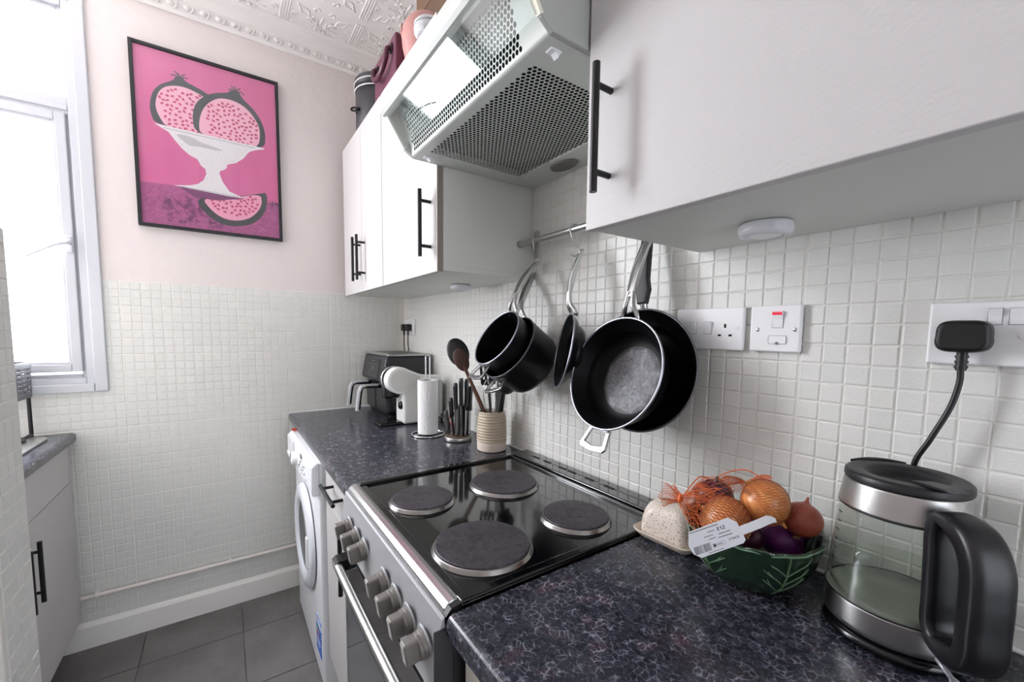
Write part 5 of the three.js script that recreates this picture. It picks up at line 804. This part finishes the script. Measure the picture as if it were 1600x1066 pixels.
{ // the orange net bag: strands laid over real surfaces
  const t = thing('net_bag', 'loose orange plastic net bag gathered round the onions in the green bowl', 'net', [-0.15, 0.96, -0.37]);
  const nm = mat({ color: 0xe0713c, roughness: 0.45 });
  const net = (S, n, m, r = 0.0005, twist = 0.35) => { const g = []; for (const s of [-1, 1]) for (let i = 0; i < n; i++) { const p = []; for (let k = 0; k <= m; k++) { const v = k / m; let u = i / n + s * twist * v; u -= Math.floor(u); p.push(S(u, v)); } let run = [p[0]]; for (let k = 1; k <= m; k++) { if (p[k].distanceTo(p[k - 1]) > 0.035) { if (run.length > 2) g.push(new THREE.TubeGeometry(new THREE.CatmullRomCurve3(run), run.length * 2, r, 3)); run = []; } run.push(p[k]); } if (run.length > 2) g.push(new THREE.TubeGeometry(new THREE.CatmullRomCurve3(run), run.length * 2, r, 3)); } return merge(g); };
  const ball = (c, r, ax) => { const Y = V(...ax).normalize(), X = V(0, 0, 1).cross(Y).normalize(), Z = X.clone().cross(Y); return (u, v) => { const a = u * 2 * Math.PI, e = 0.3 + v * 2.55, q = Math.sin(e); return V(...c).addScaledVector(X, r * q * Math.cos(a)).addScaledVector(Z, r * q * Math.sin(a)).addScaledVector(Y, -r * Math.cos(e) * 0.94); }; };
  part(t, 'strands', net(ball(OP.leftG, 0.0380, [-0.25, 0.35, -0.9]), 44, 26, 0.00045, 0.12), mat({ color: 0x9a4a22, roughness: 0.45 }), { kind: 'stuff' });
  part(t, 'strands', net(ball(OP.gold, 0.0366, [0.82, -0.1, 0.56]), 44, 26, 0.0003, 0.10), mat({ color: 0xa85a2c, roughness: 0.45 }), { kind: 'stuff' });
  part(t, 'strands', net(ball(OP.redL, 0.0345, [0.6, 0.2, 0.7]), 22, 22, 0.0003, 0.15), nm, { kind: 'stuff' });
  // gathered neck pulled to the left, tied, with the loose end spreading
  const neck = [[V(-0.198, 1.017, -0.350), 0.036], [V(-0.205, 1.024, -0.372), 0.026], [V(-0.210, 1.029, -0.392), 0.014], [V(-0.214, 1.031, -0.403), 0.0055], [V(-0.218, 1.033, -0.413), 0.010], [V(-0.222, 1.034, -0.424), 0.018]];
  const NS = (u, v) => { const f = v * (neck.length - 1), i = Math.min(neck.length - 2, Math.floor(f)), k = f - i, c = neck[i][0].clone().lerp(neck[i + 1][0], k), r = neck[i][1] + (neck[i + 1][1] - neck[i][1]) * k, a = u * 2 * Math.PI; const w = 1 + 0.22 * Math.sin(a * 5 + v * 4); return c.add(V(-0.2 * r * w * Math.cos(a) + 0.3 * r * Math.sin(a), r * w * Math.sin(a), r * w * Math.cos(a) * 0.35).add(V(0.85 * r * w * Math.cos(a), 0, 0))); };
  part(t, 'gathered_neck', net(NS, 30, 22, 0.00045, 0.3), nm, { kind: 'stuff' });
  part(t, 'tie', new THREE.TorusGeometry(0.0062, 0.0024, 8, 24).rotateY(0.35).translate(-0.214, 1.031, -0.403), mat({ color: 0xe8743a, roughness: 0.35 }));
  // loose folds standing up behind the onions
  const fold = (a, b, c, d, h) => (u, v) => { const p = V(...a).lerp(V(...b), u), q = V(...d).lerp(V(...c), u); const o = p.lerp(q, v); o.y += h * Math.sin(v * Math.PI) * (0.7 + 0.3 * Math.sin(u * 9)); o.x += 0.006 * Math.sin(u * 14 + v * 5); o.z += 0.004 * Math.sin(u * 11 - v * 7); return o; };
  const flat = (S, n, m, r) => { const g = []; for (const s of [-1, 1]) for (let i = -n; i < 2 * n; i++) { const p = []; for (let k = 0; k <= m; k++) { const v = k / m, u = i / n + s * v; if (u >= 0 && u <= 1) p.push(S(u, v)); } if (p.length > 2) g.push(new THREE.TubeGeometry(new THREE.CatmullRomCurve3(p), p.length, r, 3)); } return merge(g); };
  part(t, 'loose_fold', flat(fold([-0.205, 1.028, -0.405], [-0.13, 1.03, -0.41], [-0.10, 1.01, -0.365], [-0.18, 1.02, -0.355], 0.034), 20, 24, 0.0004), nm, { kind: 'stuff' });
  part(t, 'loose_fold', flat(fold([-0.115, 1.035, -0.395], [-0.07, 1.05, -0.335], [-0.09, 1.045, -0.30], [-0.135, 1.04, -0.36], 0.024), 18, 24, 0.0004), nm, { kind: 'stuff' });
  part(t, 'fold_edge', [tube([[-0.118, 1.04, -0.398], [-0.106, 1.058, -0.388], [-0.09, 1.072, -0.358], [-0.082, 1.062, -0.33]], 0.0012, 24, 6), tube([[-0.205, 1.03, -0.405], [-0.175, 1.056, -0.40], [-0.15, 1.058, -0.40], [-0.12, 1.045, -0.395]], 0.0012, 24, 6)], nm);
}
{ // printed tag on a strap
  const c0 = V(-0.2655, 1.0135, -0.3119), ex = V(0.0802, 0.0332, 0.0516).normalize(), ey = V(-0.0231, 0.0951, -0.0252), t = thing('price_tag', 'white printed plastic tag reading E12 and 3 PACK hanging over the bowl', 'tag', [0, 0, 0]);
  orient(t, ex, ey, c0);
  const o = [[-0.0405, 0.0005], [-0.034, 0.0205], [0.0275, 0.0225], [0.038, 0.0125], [0.0425, -0.0165], [0.038, -0.0205], [-0.028, -0.0215], [-0.0375, -0.0125]];
  const wmat = mat({ color: 0xf1f1f6, roughness: 0.4 });
  add(t, 'card', new THREE.ExtrudeGeometry(shape(o.slice().reverse()), { depth: 0.0006, bevelEnabled: false }).translate(0, 0, -0.0007), wmat);
  const f = new THREE.ShapeGeometry(shape(o.slice().reverse())), p = f.attributes.position, uv = f.attributes.uv; for (let i = 0; i < p.count; i++) uv.setXY(i, (p.getX(i) + 0.043) / 0.086, (p.getY(i) + 0.0225) / 0.045);
  add(t, 'print', f, canvasMat(1024, 536, (c, w, h) => {
    c.fillStyle = '#eeeef4'; c.fillRect(0, 0, w, h); c.fillStyle = '#26262c'; c.textBaseline = 'middle';
    const dash = (x, y, n, s, hgt) => { for (let i = 0; i < n; i++) { const ww = s * (0.5 + rnd() * 0.8); c.fillRect(x, y, ww, hgt); x += ww + s * 0.35; } };
    dash(100, 40, 36, 12, 18); dash(420, 120, 9, 12, 16); dash(330, 190, 12, 12, 16); dash(400, 250, 10, 12, 16); dash(600, 210, 14, 12, 18); dash(580, 272, 18, 11, 18); dash(330, 480, 26, 9, 12);
    c.font = 'bold 92px sans-serif'; c.fillText('E12', 590, 130); c.font = 'bold 58px sans-serif'; c.fillText('3 PACK', 735, 372);
    for (let x = 100; x < 400;) { const b = 3 + rnd() * 9; c.fillRect(x, 310, b, 140); x += b + 3 + rnd() * 9; }
    c.lineWidth = 4; c.strokeStyle = '#26262c'; c.strokeRect(440, 360, 220, 60); c.fillRect(448, 366, 46, 48); dash(505, 382, 9, 10, 16);
  }, { roughness: 0.4 }));
  const st = [[0.040, -0.002, 0], [0.055, -0.001, 0.001], [0.072, 0.0, 0.001], [0.083, 0.0, -0.001], [0.092, -0.004, -0.005], [0.099, -0.010, -0.010]], pos = [], idx = [];
  st.forEach(([x, y, z], i) => { const hw = i < 4 ? 0.0068 : 0.005 - (i - 4) * 0.002; for (const [s, q] of [[1, 0], [-1, 0], [-1, -0.0007], [1, -0.0007]]) pos.push(x, y + s * hw, z + q); if (i) for (let k = 0; k < 4; k++) { const a = (i - 1) * 4 + k, b = (i - 1) * 4 + (k + 1) % 4; idx.push(a, b, b + 4, a, b + 4, a + 4); } });
  const g = new THREE.BufferGeometry(); g.setAttribute('position', new THREE.Float32BufferAttribute(pos, 3)); g.setIndex(idx); const gg = g.toNonIndexed(); gg.computeVertexNormals(); add(t, 'strap', gg, wmat);
}
{ // kettle; own axes: y up, x towards the handle
  const t = thing('kettle', 'glass and brushed steel electric kettle with a thick black handle, half full of water', 'kettle', [-0.1, WT, -0.146]);
  const glass = mat({ color: 0xf1f4f1, roughness: 0.0, transmission: 1, thickness: 0, ior: 1.5 });
  const R = y => 0.0645 + (0.0765 - 0.0645) * (0.215 - y) / (0.215 - 0.06);
  add(t, 'power_base', lathe([[0, 0.001], [0.072, 0.001], [0.078, 0.004], [0.079, 0.010], [0.0755, 0.016], [0.06, 0.018], [0, 0.018]].reverse(), 80), M.glossBlack);
  add(t, 'lower_band', lathe([[0, 0.0185], [0.073, 0.0185], [0.0765, 0.021], [0.0775, 0.028], [0.0775, 0.054], [0.0768, 0.056], [0.070, 0.056], [0, 0.053]].reverse(), 96), M.brushed);
  add(t, 'seal', new THREE.TorusGeometry(0.0765, 0.0012, 8, 96).rotateX(Math.PI / 2).translate(0, 0.0565, 0), M.black);
  add(t, 'glass_body', lathe([[R(0.056) - 0.0008, 0.056], [R(0.08), 0.08], [R(0.12), 0.12], [R(0.16), 0.16], [R(0.182), 0.182]].reverse(), 96), glass);
  add(t, 'water', lathe([[0, 0.0565], [R(0.06) - 0.0035, 0.0565], [R(0.08) - 0.0035, 0.08], [R(0.097) - 0.0035, 0.0965], [R(0.1) - 0.0042, 0.0972], [0, 0.0967]].reverse(), 80), mat({ color: 0xf3f6f2, roughness: 0, transmission: 1, thickness: 0, ior: 1.33 }));
  const mk = mat({ color: 0x2c2c34, roughness: 0.6 }), ms = []; for (let i = 0; i < 6; i++) ms.push(box(-0.0005, 0.0005, 0.1 + i * 0.013, 0.1012 + i * 0.013, -0.003, 0.003 + (i % 2) * 0.003).translate(R(0.13) + 0.0002 - (i - 2) * 0.001, 0, 0).rotateY(4.588));
  add(t, 'level_mark', ms, mk, { kind: 'stuff' });
  add(t, 'upper_band', lathe([[R(0.180) - 0.002, 0.180], [R(0.180) + 0.0012, 0.180], [R(0.183) + 0.0016, 0.183], [0.0638, 0.214], [0.063, 0.2165], [0.06, 0.2165]].reverse(), 96), M.brushed);
  add(t, 'band_edge', new THREE.TorusGeometry(R(0.18) + 0.0004, 0.0011, 8, 96).rotateX(Math.PI / 2).translate(0, 0.1795, 0), M.black);
  const lid = add(t, 'lid', lathe([[0.0, 0.214], [0.0635, 0.2165], [0.0645, 0.219], [0.0641, 0.226], [0.0615, 0.2285], [0.057, 0.229], [0.0555, 0.2282], [0.044, 0.2282], [0.040, 0.224], [0.036, 0.2155], [0, 0.2135]].reverse(), 96), mat({ color: 0x18181b, roughness: 0.42 }));
  add(lid, 'lid_tab', prismZ([[0.030, 0.226], [0.055, 0.2285], [0.076, 0.2325], [0.084, 0.2335], [0.084, 0.2352], [0.074, 0.2352], [0.05, 0.2325], [0.030, 0.2295]], -0.012, 0.012, 0.0012), mat({ color: 0x1b1b1e, roughness: 0.4 }));
  add(lid, 'spout_rim', tube(Array.from({ length: 9 }, (_, i) => { const a = 2.62 + i / 8 * 1.05; return V(0.0655 * Math.cos(a), 0.2275 + 0.002 * Math.sin(i / 8 * Math.PI), 0.068 * Math.sin(a)); }), 0.0024, 30, 8), M.black);
  // handle: a rounded loop standing out from the body
  const hp = [[0.0758, 0.068], [0.0742, 0.10], [0.0715, 0.15], [0.0705, 0.185], [0.077, 0.2005], [0.098, 0.199], [0.116, 0.1885], [0.1275, 0.167], [0.1305, 0.135], [0.1305, 0.10], [0.130, 0.073], [0.123, 0.058], [0.104, 0.0525], [0.086, 0.054]];
  const cv = new THREE.CatmullRomCurve3(hp.map(q => V(q[0], q[1], 0)), true, 'centripetal'), NP = 160, NC = 28, hpos = [], hidx = [], hv = cv.getSpacedPoints(NP).slice(0, -1);
  hv.forEach((p, i) => { const tg = hv[(i + 1) % NP].clone().sub(hv[(i + NP - 1) % NP]).normalize(), nr = V(tg.y, -tg.x, 0), grip = Math.min(1, Math.max(0, (p.x - 0.078) / 0.03)), ha = 0.0085 + 0.005 * grip, hb = 0.018 + 0.0025 * grip; for (let k = 0; k < NC; k++) { const a = k / NC * 2 * Math.PI, c = Math.cos(a), s = Math.sin(a), u = Math.sign(c) * Math.pow(Math.abs(c), 0.55) * ha, w = Math.sign(s) * Math.pow(Math.abs(s), 0.55) * hb; hpos.push(p.x + nr.x * u, p.y + nr.y * u, w); } });
  for (let i = 0; i < NP; i++) for (let k = 0; k < NC; k++) { const i2 = (i + 1) % NP, k2 = (k + 1) % NC, a = i * NC + k, b = i * NC + k2, c = i2 * NC + k, d = i2 * NC + k2; hidx.push(a, b, d, a, d, c); }
  const hg = new THREE.BufferGeometry(); hg.setAttribute('position', new THREE.Float32BufferAttribute(hpos, 3)); hg.setIndex(hidx); hg.computeVertexNormals();
  add(t, 'handle', hg, mat({ color: 0x131318, roughness: 0.36 }));
  add(t, 'switch_lever', [new THREE.SphereGeometry(1, 24, 14).scale(0.021, 0.0042, 0.008).rotateZ(-0.32).translate(0.118, 0.0145, 0), rod(V(0.075, 0.026, 0), V(0.105, 0.018, 0), 0.003)], mat({ color: 0xb9bcc4, roughness: 0.12, metalness: 0.7 }), { label: 'small silver switch lever' });
  t.rotation.y = -2.39;
}

scene.traverse(o => { if (o.isMesh) o.castShadow = o.receiveShadow = true; });
renderer.render(scene, camera);
